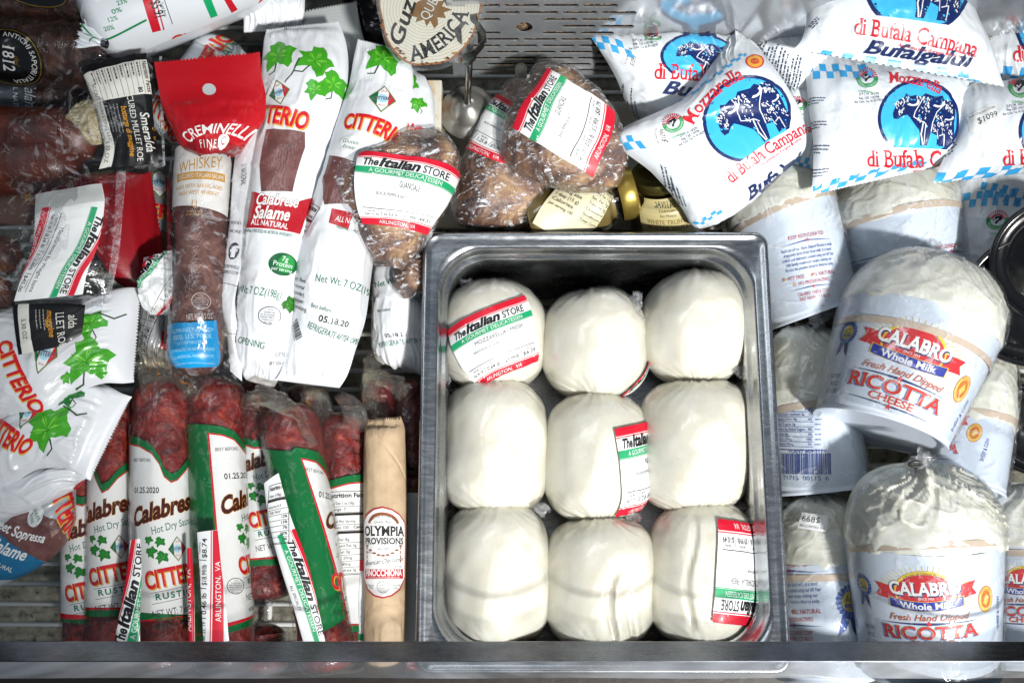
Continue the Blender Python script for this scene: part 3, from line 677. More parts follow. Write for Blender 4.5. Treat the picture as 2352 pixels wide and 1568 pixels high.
rk = thing('wire_rack', 'white coated wire rack lying under all the packages', 'rack', (0, -.1, -.13))
ww = M('#eceeec', 'gloss')
for k in range(36): y = P(80, 1480, -.122)[1]+k*.0162; tube('wire', [(-.5, y, -.122), (.5, y, -.122)], .0021, ww, rk, 8)
for x in (-.47, -.2, .25, .47): tube('crossbar', [(x, -.42, -.1258), (x, .4, -.1258)], .0022, ww, rk, 8)

# slotted steel back panel, mirror-like
yb = P(1300, 172, -.035)[1]; zb = -.035; lean = .12
def bp(x, s): return (x, yb+lean*s, zb+s)
XL = P(1030, 100, .03)[0]
out = [(XL, 0), (.5, 0), (.5, .22), (XL, .22)]; holes = []
x0p = P(1110, 60, .03)[0]
for r in range(26):
    s = .006+r*.0082
    for c in range(-9, 20):
        x = x0p+c*.0292+(.0146 if r % 2 else 0)
        right = x > P(1440, 60, .03)[0]
        if right and not (s > .118): continue
        if s > .205 or x < XL+.014 or x > .47: continue
        if abs(x-P(1205, 48, .05)[0]) < .018 and abs(s-.062) < .012: continue
        w2, h2 = .0112, .0021
        holes.append([(x-w2+h2*(1-math.cos(a))*0+(w2*2 if abs(a) < 1.6 else 0)*0+(w2 if math.cos(a) > -1e-9 else -w2)+w2+h2*math.cos(a)*1.0, s+h2*math.sin(a)) for a in [math.radians(d) for d in (-90, -45, 0, 45, 90)]] + [(x-w2+w2*0+h2*math.cos(a), s+h2*math.sin(a)) for a in [math.radians(d) for d in (90, 135, 180, 225, 270)]])
holes = [[(min(max(a, XL+.001), .499), b_) for a, b_ in h] for h in holes]
xh = P(1205, 48, .05)[0]; holes.append([(xh+.0065*math.cos(a), .062+.0065*math.sin(a)) for a in np.linspace(0, 2*math.pi, 16, endpoint=False)])
tri = geometry.tessellate_polygon([[Vector((a, b_, 0)) for a, b_ in q] for q in [out]+[h[::-1] for h in holes]]); pts = [q for l in [out]+[h[::-1] for h in holes] for q in l]
bpn = thing('back_panel', 'slotted polished steel panel behind the shelf with rust stains', 'panel', (0, yb, zb))
V = [bp(*q) for q in pts]; nV = len(V)
F = [t for t in tri]; k = 4
V += [(q[0], q[1]+.0015, q[2]) for q in V[:nV]]
for h in holes:
    n_ = len(h); F += [(k+i, k+(i+1) % n_, nV+k+(i+1) % n_, nV+k+i) for i in range(n_)]; k += n_
mesh_obj('slotted_sheet', V, F, [0]*len(F), [MIRROR], bpn, smooth=False)
rustm = m_meat('slot_dirt', [(.3, '#17120e'), (.5, '#4a3526'), (.62, '#b59a78')], 160, .002, .8, 0)
mesh_obj('backing', [(XL, yb+.006, zb), (.5, yb+.006, zb), (.5, yb+.006+lean*.22, zb+.22), (XL, yb+.006+lean*.22, zb+.22)], [(0, 1, 2, 3)], [0], [rustm], bpn, smooth=False)
struct(box('back_wall', -.6, .6, .38, .39, -.149, .3, M('#101012', 'dark')))
struct(box('left_wall', -.62, -.605, -.45, .39, -.149, .06, M('#1a1a1c', 'dark')))
struct(box('right_wall', .605, .62, -.45, .39, -.149, .06, M('#101012', 'dark')))

# cream enamel shelf with rust, and its white post
cream = m_meat('rusty_enamel', [(.0, '#c2bfb0'), (.56, '#cbc8ba'), (.66, '#b98a4a'), (.74, '#6d3d1e')], 13, .0002, .4, .2, 1.5)
a0, a1 = P(905, 180, -.07), P(1640, 180, -.07); b0 = P(905, 520, -.07)
sh = thing('enamel_shelf', 'cream enamel shelf plate with rusty edges under the wrapped meat', 'shelf', (a0[0], b0[1], -.07))
box('plate', a0[0], a1[0], b0[1], yb-.004, -.080, -.076, cream, sh)
pq = P(1196, 150, -.045)
box('edge_strip', P(940, 300, -.0)[0], P(1012, 300, -.0)[0], P(980, 400, 0)[1], P(980, 178, 0)[1], -.0758, -.004, cream, sh)
po = tube('support_post', [(pq[0], yb-.006, -.0755), (pq[0], yb-.006, -.012)], .0048, cream, n=14); tag(po, 'short white painted post with a rusty tip in front of the slotted panel', 'post')

# ---------------------------------------------------------------- steel pan
px0, px1, py0, py1 = -.0676, .1948, P(1400, 1548, 0)[1], .0855
prof = [(.0012, -.013, .010), (-.0003, -.005, .010), (.0000, -.0018, .010), (.0010, -.0004, .010), (.0024, 0, .0095), (.0038, -.0004, .0085), (.0052, -.0014, .008), (.007, -.0018, .010), (.0105, -.0020, .024), (.0118, -.0026, .031), (.0130, -.0048, .033), (.0138, -.009, .034), (.0150, -.0125, .034), (.0172, -.0140, .034), (.0182, -.0160, .034), (.0192, -.040, .033), (.0215, -.075, .031), (.0235, -.092, .029), (.028, -.1010, .025), (.040, -.1045, .018)]
def rrect(ins, z, r, n=10):
    A, B, C_, D_ = px0+ins, px1-ins, py0+ins, py1-ins; o = []
    for cx, cy, s in ((B-r, D_-r, 0), (A+r, D_-r, 90), (A+r, C_+r, 180), (B-r, C_+r, 270)):
        o += [(cx+r*math.cos(math.radians(s+k*90/n)), cy+r*math.sin(math.radians(s+k*90/n)), z) for k in range(n+1)]
    # extra points along the straight sides keep the shading even
    q = []
    for i, p in enumerate(o):
        q.append(p); nx = o[(i+1) % len(o)]
        if math.hypot(nx[0]-p[0], nx[1]-p[1]) > .05: q += [tuple(p[k]+(nx[k]-p[k])*t for k in range(3)) for t in (.2, .4, .6, .8)]
        elif (i+1) % (n+1) == 0: q += [tuple(p[k]+(nx[k]-p[k])*t for k in range(3)) for t in (.2, .4, .6, .8)]
    return q
V, F = [], []
for ins, z, r in prof: R_ = rrect(ins, z, r); V += R_
n_ = len(R_)
for j in range(len(prof)-1): F += [(j*n_+i, j*n_+(i+1) % n_, (j+1)*n_+(i+1) % n_, (j+1)*n_+i) for i in range(n_)]
F.append(tuple((len(prof)-1)*n_+i for i in range(n_)))
# outside skin
o0 = len(V); V += rrect(.011, -.014, .03)+rrect(.019, -.06, .033)+rrect(.034, -.1075, .024); 
for j, k in ((0, o0), (o0, o0+n_), (o0+n_, o0+2*n_)): F += [(j+(i+1) % n_, j+i, k+i, k+(i+1) % n_) for i in range(n_)]
F.append(tuple(o0+2*n_+i for i in range(n_))[::-1])
pan = mesh_obj('steel_pan', V, F, [0]*len(F), [STEEL]); tag(pan, 'deep brushed steel food pan with rounded corners holding nine white cheese balls', 'pan')

# ---------------------------------------------------------------- front rail and guard
ra = P(1176, 1495, .050); RS = .0052
# a thin slanted strip with a rolled top edge
rp = [(-.0052, -.0090), (-.0056, -.0084), (-.0054, -.0074), (.0046, .0088), (.0050, .0094), (.0056, .0092), (.0056, .0084), (-.0044, -.0086)]
V = [(x, ra[1]-a, .050+b_) for x in np.linspace(-.42, .42, 30) for a, b_ in rp]; F = [(j*8+i, (j+1)*8+i, (j+1)*8+(i+1) % 8, j*8+(i+1) % 8) for j in range(29) for i in range(8)]
rl = mesh_obj('front_rail', V, F, [0]*len(F), [STEEL2], smooth=False); tag(rl, 'dark steel rail running the full width along the front of the case', 'rail')
g0, g1 = ra[1]-RS-.0006, P(1176, 1556, .008)[1]
gd = mesh_obj('front_guard', [(x, g0+(g1-g0)*t, .030-.021*t+.002*math.sin(x*40+t*3)) for t in np.linspace(0, 1, 5) for x in np.linspace(-.42, .42, 60)], [(j*60+i, j*60+i+1, (j+1)*60+i+1, (j+1)*60+i) for j in range(4) for i in range(59)], [], [m_film('guard_plastic', .30, .0002, 6, (.97, .985, 1), .12, (1, 2, 1), .9)])  # milky haze stands in for the bright window reflected in the guard
tag(gd, 'clear plastic guard strip below the steel rail, its window reflection put in as milky haze', 'guard')
# ---------------------------------------------------------------- mozzarella balls
m, nt, b, N, L = nmat('fresh_cheese'); n = noise_n(nt, 55, 4, .6); L.new(ramp_n(nt, n.outputs[0], [(.3, '#ebe6d2'), (.65, '#f1eee0')]), b.inputs['Base Color'])
b.inputs['Subsurface Weight'].default_value = .25; b.inputs['Subsurface Radius'].default_value = (.012, .009, .005); b.inputs['Subsurface Scale'].default_value = .6
b.inputs['Roughness'].default_value = .38; b.inputs['Coat Weight'].default_value = .8; b.inputs['Coat Roughness'].default_value = .09
n2 = noise_n(nt, 26, 4, .55, (3, .8, 1), 1.2); L.new(bump_n(nt, n2.outputs[0], .0006), b.inputs['Coat Normal']); L.new(bump_n(nt, noise_n(nt, 30, 5, .6).outputs[0], .0005), b.inputs['Normal'])
CHEESE = m
WRAP = m_film('cling_film', .03, .0005, 60, (1, 1, 1), .10, (2.2, .9, 1), .7); WRAPH = m_film('crumpled_film', .15, .003, 120, (1, 1, 1), .08)
def tuft(parent, x, y, ang, ln, z, w0=3, w1=13, mat=None, name='film_end', seed=1):
    dx, dy = math.cos(math.radians(ang)), -math.sin(math.radians(ang))
    sp = [(x+dx*ln*t+ (4*math.sin(seed+t*5)), y+dy*ln*t, w0+(w1-w0)*t**.8, z+4*math.sin(seed*2+t*3), -.45) for t in np.linspace(0, 1, 7)]
    S = Surf(srows(sp), 26, 26, 'round', disp=crumple(3.0, 7, seed, 2.0, 30), zig=(0, 1.5), zn=9)
    return surf_mesh(name, S, mat or WRAPH, parent)
def ball(px, py, hw, hh, z, label, lab=None, seed=0, tufts=(), n=2.5, crease=None, tilt=0):
    hw += 6; hh += 3
    ys = -np.cos(np.linspace(.05, math.pi-.05, 22)); rows = []
    ca, sa = math.cos(math.radians(tilt)), math.sin(math.radians(tilt))
    for k in ys:
        h = hw*(1-abs(k)**n)**(1/n); cx, cy = px+sa*k*hh, py+ca*k*hh; rows.append((cx-h*ca, cy+h*sa, cx+h*ca, cy-h*sa, z, -.93))
    rs = np.random.RandomState(seed)
    def dsp(X, Y, H):
        d = 1.6*vn(X/90, Y/90, seed)+.5*vn(X/35, Y/40, seed+2)
        e = np.exp(-Y/38)+np.exp(-(H-Y)/38); th = X/(6+Y*.12+0*X) if 0 else X/np.maximum(8, np.minimum(Y, H-Y)*.55+5)
        d += e*1.7*ridge(th*1.3, Y/120, seed+4)
        if crease:
            for cx, y0, y1, dp in crease:
                ln = np.clip((Y/H-y0)*14, 0, 1)*np.clip((y1-Y/H)*14, 0, 1); d -= dp*np.exp(-((X-cx-10*np.sin(Y/40))/5.5)**2)*ln; d += dp*.35*np.exp(-((X-cx-14-10*np.sin(Y/40))/10)**2)*ln
        return d
    S = Surf(rows, 56, 64, 'round', disp=dsp); loc = base_loc(S)
    t = thing('mozzarella_ball', label, 'cheese', loc, 'wrapped mozzarella balls in the steel pan')
    surf_mesh('cheese', S, CHEESE, t)
    rows2 = [(a-1.5, b_, c+1.5, d, e, f) for a, b_, c, d, e, f in rows]
    S2 = Surf(rows2, 64, 72, 'round', disp=lambda X, Y, H: dsp(X, Y, H)+.8+.4*ridge(X/22+vn(X/40, Y/40, seed), Y/90, seed+9)+.08*vn(X/12, Y/30, seed+8))
    cf = surf_mesh('cling_film', S2, WRAP, t, back=False)
    if lab:
        lx, ly, rot, w, h, kw = lab
        decal('label', S2, cf, lambda A: italian(A.at(lx, ly, rot), w, h, **kw), .0012)
    for i, (tx, ty, an, ln) in enumerate(tufts): tuft(cf, tx, ty, an, ln, z+18, 5, 16, WRAPH, 'film_end', seed+i)
    return t
MZ = dict(title='MOZZARELLA - FRESH', sub='INGREDIENTS:PAST.MILK,RENNET,LIGHTLY SALTED WATER', vals=('Feb 24, 19', '0.64 lb', '$9.99/lb', '$6.39'), tit_w=.55)
ball(1131, 775, 120, 121, -48, 'crinkled mozzarella ball with the price label across its front, top left of the pan', (1140, 785, 19, 208, 132, MZ), 1, ((1085, 668, 120, 26), (1030, 868, 220, 28)), 2.6)
ball(1366, 794, 118, 120, -48, 'plain mozzarella ball in the top row between the labelled ball and the big round one', (1468, 880, 14, 120, 60, dict(title='', vals=('', '', '$9.99/lb', '$10.49'))), 2, (), 2.6)
ball(1597, 757, 124, 126, -46, 'large round mozzarella ball in the top right corner of the pan', None, 3, ((1470, 735, 105, 58), (1690, 845, 320, 26)), 2.4)
ball(1136, 1031, 119, 148, -48, 'smooth unlabelled mozzarella ball at the left of the middle row', None, 4, ((1232, 1160, 320, 20),), 3.3)
ball(1370, 1053, 118, 142, -48, 'mozzarella ball in the very centre with a narrow label on its right edge', (1482, 1076, 4, 165, 176, dict(title='MOZZARELLA', sub='INGREDIENTS', vals=('Oct 31, 19', '0.72 lb', '$9.99/lb', '$7.19'))), 5, ((1440, 1180, 330, 24),), 3.0)
ball(1593, 1026, 126, 145, -46, 'smooth unlabelled mozzarella ball at the right of the middle row', None, 6, (), 3.3)
ball(1139, 1321, 120, 160, -48, 'unlabelled mozzarella ball in the bottom left corner of the pan', None, 7, (), 3.3)
ball(1377, 1337, 123, 144, -48, 'mozzarella ball with a deep fold, bottom middle of the pan', None, 8, (), 3.3, ((22, .42, .95, 6.0), (70, .5, .95, 3.0)))
ball(1612, 1318, 122, 160, -46, 'mozzarella ball with an upside-down label on its right side, bottom right of the pan', (1716, 1316, 176, 165, 190, dict(title='MOZZARELLA - FRESH', sub='LIGHTLY SALTED WATER', vals=('Oct 31, 19', '1.05 lb', '$9.99/lb', '$10.49'), tit_w=.5)), 9, (), 3.0, ((-45, .1, .9, 2.2),))
# ---------------------------------------------------------------- hot dry sausages in sleeves
SAL = m_meat('red_salami', [(.25, '#160201'), (.40, '#480402'), (.56, '#760c04'), (.70, '#9c3410'), (.82, '#b86628')], 55, .003, .42, 1, 1.0, 85)
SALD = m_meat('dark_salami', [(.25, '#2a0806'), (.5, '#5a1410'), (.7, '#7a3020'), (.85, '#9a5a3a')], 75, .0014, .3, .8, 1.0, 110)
FILM = m_film('vacuum_film', .004, .0016, 50, (1, .99, .98), .05, (1, .6, 1), .8, crease=70, cv=.05); AMB = m_film('amber_film', .01, .003, 150, (1, .96, .88), .05, (1, 1, 1), 1.2)
def meat_disp(seed, a=1.2): return lambda X, Y, H: a*(.8*vn(X/26, Y/22, seed)+.5*vn(X/11, Y/10, seed+1)+.35*ridge(X/30, Y/13, seed+2))
def sausage(label, sp, z, r, seed, name='salami_stick', mat=None, z1=None, r1=None, cap=(.6, .3), group='hot dry sausages in printed sleeves', cat='sausage', film=True, disp=None, nu=40):
    S = Surf(rod(*sp, r, z, z1, cap[0], cap[1], r1=r1), nu, 90, 'round', disp=disp or meat_disp(seed))
    t = thing(name, label, cat, base_loc(S), group); surf_mesh('sausage', S, mat or SAL, t)
    S2 = Surf(rod(*sp, r+1.2, z, z1, cap[0], cap[1], r1=None if r1 is None else r1+1.2), nu, 60, 'round', disp=lambda X, Y, H: 1.0+.25*vn(X/60, Y/90, seed))
    if film:
        S3 = Surf(rod(*sp, r+5, z, z1, cap[0], cap[1], r1=None if r1 is None else r1+5), nu, 70, 'round', disp=lambda X, Y, H: 1.2+.45*ridge(X/22+vn(X/40, Y/40, seed), Y/80, seed+9))
        surf_mesh('casing_film', S3, FILM, t, back=False)
    return t, S2
SLG, SLR = M('#0c6b35', 'gloss'), M('#d5182a', 'gloss'); SLW = M('#e9ecec', 'gloss')
def sleeve(A, curve, xl, xr, yb, th=18, slant=0):
    """white paper sleeve: curved green and red top hem and a straight one below, in photo points"""
    lo = [(x, y+th) for x, y in curve]
    A.pp(curve+[(xr, yb-slant), (xl, yb)], SLW, 0)
    for (a, b), (c, d) in zip(zip(curve[:-1], curve[1:]), zip(lo[:-1], lo[1:])):
        A.pp([a, b, d, c], SLG, 1); A.pp([c, d, (d[0], d[1]+3.2), (c[0], c[1]+3.2)], SLR, 1)
    A.pp([(xl, yb-th*.85), (xr, yb-th*.85-slant), (xr, yb-slant), (xl, yb)], SLG, 1); A.pp([(xl, yb-th*.85-5), (xr, yb-th*.85-slant-5), (xr, yb-th*.85-slant), (xl, yb-th*.85)], SLR, 1)
G_K = M(BLK, 'gloss')
def tail(parent, pts, seed=3, mat=None):
    AM = M('#b06a1a', 'gloss'); rr = random.Random(seed)
    S = Surf(srows(pts), 26, 44, 'round', disp=crumple(3.2, 9, seed, 2.5, 30)); A = Art(S); f = Frame(A, .5, .5)
    for k in range(0 if mat else 5):
        x, y = rr.uniform(-.4, .4)*f.w, rr.uniform(-.5, .3)*f.h; p_ = [(x, y)]
        for _ in range(7): x += rr.uniform(-4, 4); y += rr.uniform(-2, 6); p_.append((x, y))
        f.line(p_, rr.uniform(.5, 1.1), AM, 1)
    return surf_mesh('film_tail', S, mat or AMB, parent, A)

# far dark ones first
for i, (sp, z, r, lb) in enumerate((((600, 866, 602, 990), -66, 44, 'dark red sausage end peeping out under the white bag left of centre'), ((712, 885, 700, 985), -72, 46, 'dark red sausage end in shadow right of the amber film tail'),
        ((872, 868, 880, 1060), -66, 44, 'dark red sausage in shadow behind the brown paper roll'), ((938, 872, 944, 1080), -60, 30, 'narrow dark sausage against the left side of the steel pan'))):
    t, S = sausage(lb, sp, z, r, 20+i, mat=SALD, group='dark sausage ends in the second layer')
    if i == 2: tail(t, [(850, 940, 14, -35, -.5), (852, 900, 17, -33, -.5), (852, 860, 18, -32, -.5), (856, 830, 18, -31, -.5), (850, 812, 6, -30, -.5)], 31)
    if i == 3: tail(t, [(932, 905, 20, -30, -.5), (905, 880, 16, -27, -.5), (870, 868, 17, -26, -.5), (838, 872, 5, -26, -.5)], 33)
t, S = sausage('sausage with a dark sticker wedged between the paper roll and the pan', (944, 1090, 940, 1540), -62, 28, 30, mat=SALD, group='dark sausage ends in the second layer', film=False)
decal('label', S, t, lambda A: italian(A.at(944, 1300, -91), 330, 150, fin='dark'))
# second row, partly hidden
t, S5 = sausage('sleeved sausage set back between two front ones, its lower end bare', (603, 905, 604, 1378), -52, 62, 5)
def f5(A):
    sleeve(A, [(540, 985), (560, 1002), (585, 1012), (610, 1010), (640, 1000), (668, 985)], 540, 668, 1304, 16, 12)
    calabrese(A.at(604, 1052, 8), 118)
decal('sleeve', S5, t, f5)
tail(t, [(612, 930, 30, -28, -.5), (592, 918, 22, -26, -.5), (568, 920, 22, -25, -.5), (556, 908, 6, -25, -.5)], 35)
t, S = sausage('bare sausage end behind the tilted one at the bottom', (600, 1430, 606, 1545), -60, 55, 15, group='dark sausage ends in the second layer')
tail(t, [(585, 1410, 26, -35, -.5), (610, 1418, 22, -30, -.5), (640, 1402, 22, -30, -.5), (678, 1392, 8, -30, -.5)], 36, FILM)
t, S7 = sausage('sausage with its nutrition table facing out, beside the brown paper roll', (786, 948, 792, 1540), -44, 56, 7)
def f7(A):
    sleeve(A, [(728, 1112), (760, 1104), (800, 1092), (848, 1086)], 728, 848, 1450, 17)
    nutrition(A.at(795, 1128, 2), 104, [('Serving Size 1 oz (28g)', ''), ('Servings: 7', ''), '#', ('Amount Per Serving', ''), ('Calories 100', 'Calories'), '#', ('Total Fat 8g', '12%'), ('Saturated Fat 3g', '15%'), ('Trans Fat 0g', ''), ('Cholest. 20mg', '7%'), ('Sodium 480mg', '20%'), ('Carbohydrate 0g', '0%')], fin='gloss', rh=13)
decal('sleeve', S7, t, f7)
tail(t, [(812, 985, 34, -24, -.5), (815, 955, 26, -20, -.5), (800, 928, 20, -18, -.5), (778, 908, 9, -18, -.5)], 37); tail(t, [(745, 965, 16, -30, -.5), (735, 935, 28, -26, -.5), (715, 912, 30, -25, -.5), (695, 900, 8, -24, -.5)], 38)

t, S1 = sausage('leftmost sleeved sausage, beside the bare rack', (192, 1060, 190, 1540), -50, 44, 1, r1=42)
def f1(A):
    sleeve(A, [(140, 1085), (154, 1092), (166, 1120), (176, 1138), (190, 1142), (205, 1128), (222, 1104), (245, 1085)], 140, 245, 1432, 18)
    calabrese(A.at(186, 1212, 8), 125)
decal('sleeve', S1, t, f1)
t, S2 = sausage('second sleeved sausage from the left, its tip under a white bag', (262, 900, 250, 1540), -42, 50, 2, r1=48)
def f2(A):
    sleeve(A, [(200, 1040), (214, 1050), (224, 1085), (236, 1112), (250, 1104), (270, 1078), (300, 1052), (320, 1042)], 200, 320, 1413, 18, 3)
    calabrese(A.at(243, 1166, 8), 132)
decal('sleeve', S2, t, f2)
t, S3 = sausage('large front sausage with the full name on its white sleeve', (378, 868, 374, 1545), -32, 70, 3, r1=67)
def f3(A):
    sleeve(A, [(285, 1000), (300, 998), (325, 1006), (350, 1022), (366, 1046), (376, 1074), (392, 1088), (406, 1082), (425, 1058), (440, 1030), (456, 1018)], 285, 460, 1424, 18)
    A.at(328, 1056).text('BEST BEFORE:', 0, 0, 7, G_K, 3, w=46); A.at(336, 1125).text('01.25.2020', 0, 0, 12, G_K, 3, w=60, b=.015)
    calabrese(A.at(376, 1166, 7), 134); usda(A.at(313, 1390), 17, '4010', G_K)
decal('sleeve', S3, t, f3)
tail(t, [(368, 892, 52, -14, -.4), (352, 872, 36, -8, -.5), (340, 848, 25, -6, -.5), (330, 826, 12, -4, -.5)], 41); tail(t, [(440, 905, 14, -8, -.5), (425, 880, 17, -4, -.5), (402, 862, 15, -2, -.5), (380, 842, 12, 0, -.5), (362, 832, 5, 0, -.5)], 42)
t, S4 = sausage('front sausage with a green sleeve edge facing out, right of the largest one', (494, 866, 522, 1545), -36, 67, 4, r1=64)
def f4(A):
    sleeve(A, [(425, 975), (445, 974), (480, 976), (510, 980), (535, 990), (555, 1015), (575, 1040)], 425, 600, 1440, 18, 16)
    A.pp([(425, 975), (478, 975), (512, 1440), (440, 1445)], SLG, 2); A.pp([(478, 996), (482, 996), (516, 1420), (512, 1420)], SLR, 2.5)
    A.at(521, 1031, 2).text('BEST BEFORE:', 0, 0, 7, G_K, 3, w=52); A.at(545, 1092, 2).text('01.25.2020', 2, 0, 12, G_K, 3, w=70, b=.015)
    calabrese(A.at(566, 1140, 4), 132); usda(A.at(540, 1345, -3), 19, '4010', G_K)
decal('sleeve', S4, t, f4)
tail(t, [(442, 915, 13, -8, -.5), (450, 890, 14, -4, -.5), (470, 872, 15, -2, -.5), (488, 878, 7, 0, -.5)], 43, FILM)
def flat_label(t, rows, fn, disp=None, nu=16, nv=50):
    S = Surf(rows, nu, nv, 'pillow', p=2, q=.6, disp=disp); A = Art(S); fn(A); return surf_mesh('label', S, M(WH, 'label'), t, A, off0=.0001)
lab = dict(vals=('Dec 23, 19', '0.46 lb', '$18.99/lb', '$8.74'))
flat_label(t, [(453, 1222, 500, 1216, 2, 1), (458, 1300, 508, 1300, 4, 1.5), (463, 1390, 518, 1385, 3, 1.5), (468, 1484, 526, 1470, -3, 1)],
           lambda A: italian(A.at(414, 1352, 86), 262, 200, **lab))
flat_label(t, [(299, 1240, 322, 1236, 6, 1), (290, 1320, 325, 1320, 6, 2), (276, 1400, 322, 1400, 6, 2), (262, 1484, 322, 1486, 2, 1)],
           lambda A: italian(A.at(366, 1370, 83), 262, 172, **lab))
flat_label(t, [(430, 1258, 440, 1258, 0, 1), (432, 1370, 446, 1370, 3, 1.5), (434, 1490, 448, 1490, 0, 1)], lambda A: italian(A.at(346, 1375, 88), 262, 200, **lab), nu=6)
t, S6 = sausage('tilted front sausage whose sleeve shows a nutrition table and a long price sticker', (662, 930, 760, 1545), -22, 66, 6, r1=60)
def f6(A):
    A.pp([(598, 1062), (606, 1054), (640, 1034), (668, 1036), (680, 1027), (728, 1039), (752, 1075), (770, 1120), (845, 1392), (735, 1455), (600, 1200)], SLG, 0)
    A.pp([(690, 1052), (724, 1060), (748, 1088), (775, 1140), (850, 1400), (794, 1425)], SLR, 1); A.pp([(694, 1056), (724, 1064), (746, 1092), (770, 1140), (850, 1398), (797, 1420)], SLW, 1.6)
    A.at(722, 1082, -12).text('BEST BEFORE:', 0, 0, 7, G_K, 3, w=48); A.at(752, 1140, -10).text('01.25.2020', 3, 0, 12, G_K, 3, w=66, b=.015)
    calabrese(A.at(765, 1188, -10).sub(38, 0), 126); usda(A.at(791, 1392, -12), 17, '4010', G_K)
decal('sleeve', S6, t, f6)
tail(t, [(720, 1025, 9, 6, -.5), (702, 985, 9, 7, -.5), (688, 955, 12, 8, -.5), (660, 935, 20, 8, -.5), (632, 920, 22, 4, -.5), (605, 908, 24, 0, -.5), (576, 915, 10, -2, -.5)], 44)
flat_label(t, [(606, 1110, 640, 1086, 2, 1), (618, 1200, 666, 1180, 6, 2), (644, 1300, 704, 1285, 7, 2.5), (676, 1400, 730, 1390, 5, 2), (700, 1485, 748, 1478, 0, 1)],
    lambda A: (nutrition(A.at(640, 1110, -76+90), 44, [('Size (28g)', ''), '#', ('Calories from Fat 70', ''), ('% Daily Value*', ''), ('', '12%'), ('', '15%'), ('', '7%'), ('', '20%'), ('', '0%')], fin='label', rh=12), italian(A.at(664, 1362, -77), 256, 128, vals=('', '', '', ''), title='ALL SPECIALTY', sub='SALAMI')))

# brown paper roll
PAP, nt, b, N, L = nmat('kraft_paper'); n = noise_n(nt, 50, 5, .65); L.new(ramp_n(nt, n.outputs[0], [(.3, '#a98f72'), (.7, '#c6ad8d')]), b.inputs['Base Color']); b.inputs['Roughness'].default_value = .7
L.new(bump_n(nt, noise_n(nt, 45, 5, .7, (1, 1, 1), 1).outputs[0], .0008), b.inputs['Normal'])
def pd(X, Y, H):
    e = np.exp(-Y/40); return .5*ridge(X/60, Y/110, 4)+e*2.2*ridge(X/16, Y/90, 8)-(np.exp(-((Y-60-(X)*1.2)/3)**2))*1.0*(X > -20)+np.exp(-(H-90-Y)**2/5000)*1.8*ridge(X/45, Y/45, 2)
S = Surf(srows([(882, 962, 40, -26, -.35), (884, 985, 46, -28, -.8), (884, 1010, 47, -28, -1), (886, 1300, 50, -28, -1), (884, 1545, 46, -28, -1)]), 50, 130, 'round', disp=pd, zig=(1.4, 0))
t = thing('paper_salami', 'salami rolled in brown kraft paper with a white shield label', 'salami', base_loc(S))
surf_mesh('paper_roll', S, PAP, t, cap0=True)
def fo(A):
    W, R_, K, O = M('#e9e9e6', 'label'), M('#b3202c', 'label'), M('#15161a', 'label'), M('#8a4e2c', 'label')
    f = A.at(880, 1262, 0); w, h = 57, 88
    sh = [(-w, h*.7), (-w*.7, h*.9), (-w*.35, h*1.03), (0, h*1.08), (w*.35, h*1.03), (w*.7, h*.9), (w, h*.7), (w, -h*.7), (w*.7, -h), (w*.35, -h*1.15), (0, -h*1.2), (-w*.35, -h*1.15), (-w*.7, -h), (-w, -h*.7)]
    f.poly(sh, R_, 0); f.poly([(x*.955, y*.965) for x, y in sh], W, .5)
    f.ring(0, h*.58, w*.68, h*.36, 7, O, 1, 24, 15, 165); f.text('HAND-MADE WITH PRECISION', 0, h*.84, 5, K, 2, w=w*1.1, warp=arc_warp(w*.85, 0, h*.84))
    f.text('Quality Meats', 0, h*.7, 6, K, 2, w=w*.7, sh=.3)
    f.text('OLYMPIA', 0, h*.47, 20, K, 2, w=w*1.75, b=.03, sf=1); f.text('PROVISIONS', 0, h*.22, 13, K, 2, w=w*1.7, b=.03, sf=1); f.text('Since 2009', 0, h*.03, 5, K, 2, w=w*.45, sh=.3)
    for k in range(9):
        a = -.75+k*.1875; x, y = a*w*.95, h*(.1-.24*(1-(a/.75)**2)); f.ell(x, y, 5, 2.2, O, 1.5, 10)
    for sx in (-1, 1):
        for k in range(4): f.ell(sx*w*.72, h*(.05-.11*k), 1.8, 4.4, O, 1.5, 8)
    f.text('American Charcuterie', 0, -h*.28, 10, K, 2, w=w*1.7, sh=.5, warp=lambda p: (p[0], p[1]+p[0]*.12)); f.text('DRY CURED', w*.62, -h*.42, 4, K, 2, w=20); f.text('TOP NOTCH', -w*.62, -h*.06, 4, K, 2, w=20)
    f.rect(0, -h*.6, w*1.72, 21, R_, 1); f.text('FINOCCHIONA', 0, -h*.57, 13, W, 2, w=w*1.55, b=.03); f.text('ITALIAN STYLE SALAMI WITH FENNEL SEED & GARLIC', 0, -h*.69, 3, W, 2, w=w*1.4)
    usda(f.sub(0, -h*.92), 14, '39928', K); f.text('PORTLAND, OR', -w*.55, -h*.88, 4, K, 2, w=20); f.text('97214', -w*.5, -h*.94, 4, K, 2, w=11); f.text('MADE IN THE', w*.55, -h*.88, 4, K, 2, w=20); f.text('U.S.A.', w*.5, -h*.94, 4, K, 2, w=11)
decal('label', S, t, fo)
flat_label(t, [(826, 1285, 842, 1285, -30, 1), (824, 1380, 842, 1380, -28, 1), (823, 1480, 842, 1480, -30, 1)], lambda A: (A.at(833, 1297).rect(0, 0, 30, 26, M(RED, 'label'), 1), A.at(833, 1462).rect(0, 0, 30, 14, M('#159a63', 'label'), 1)), nu=6)
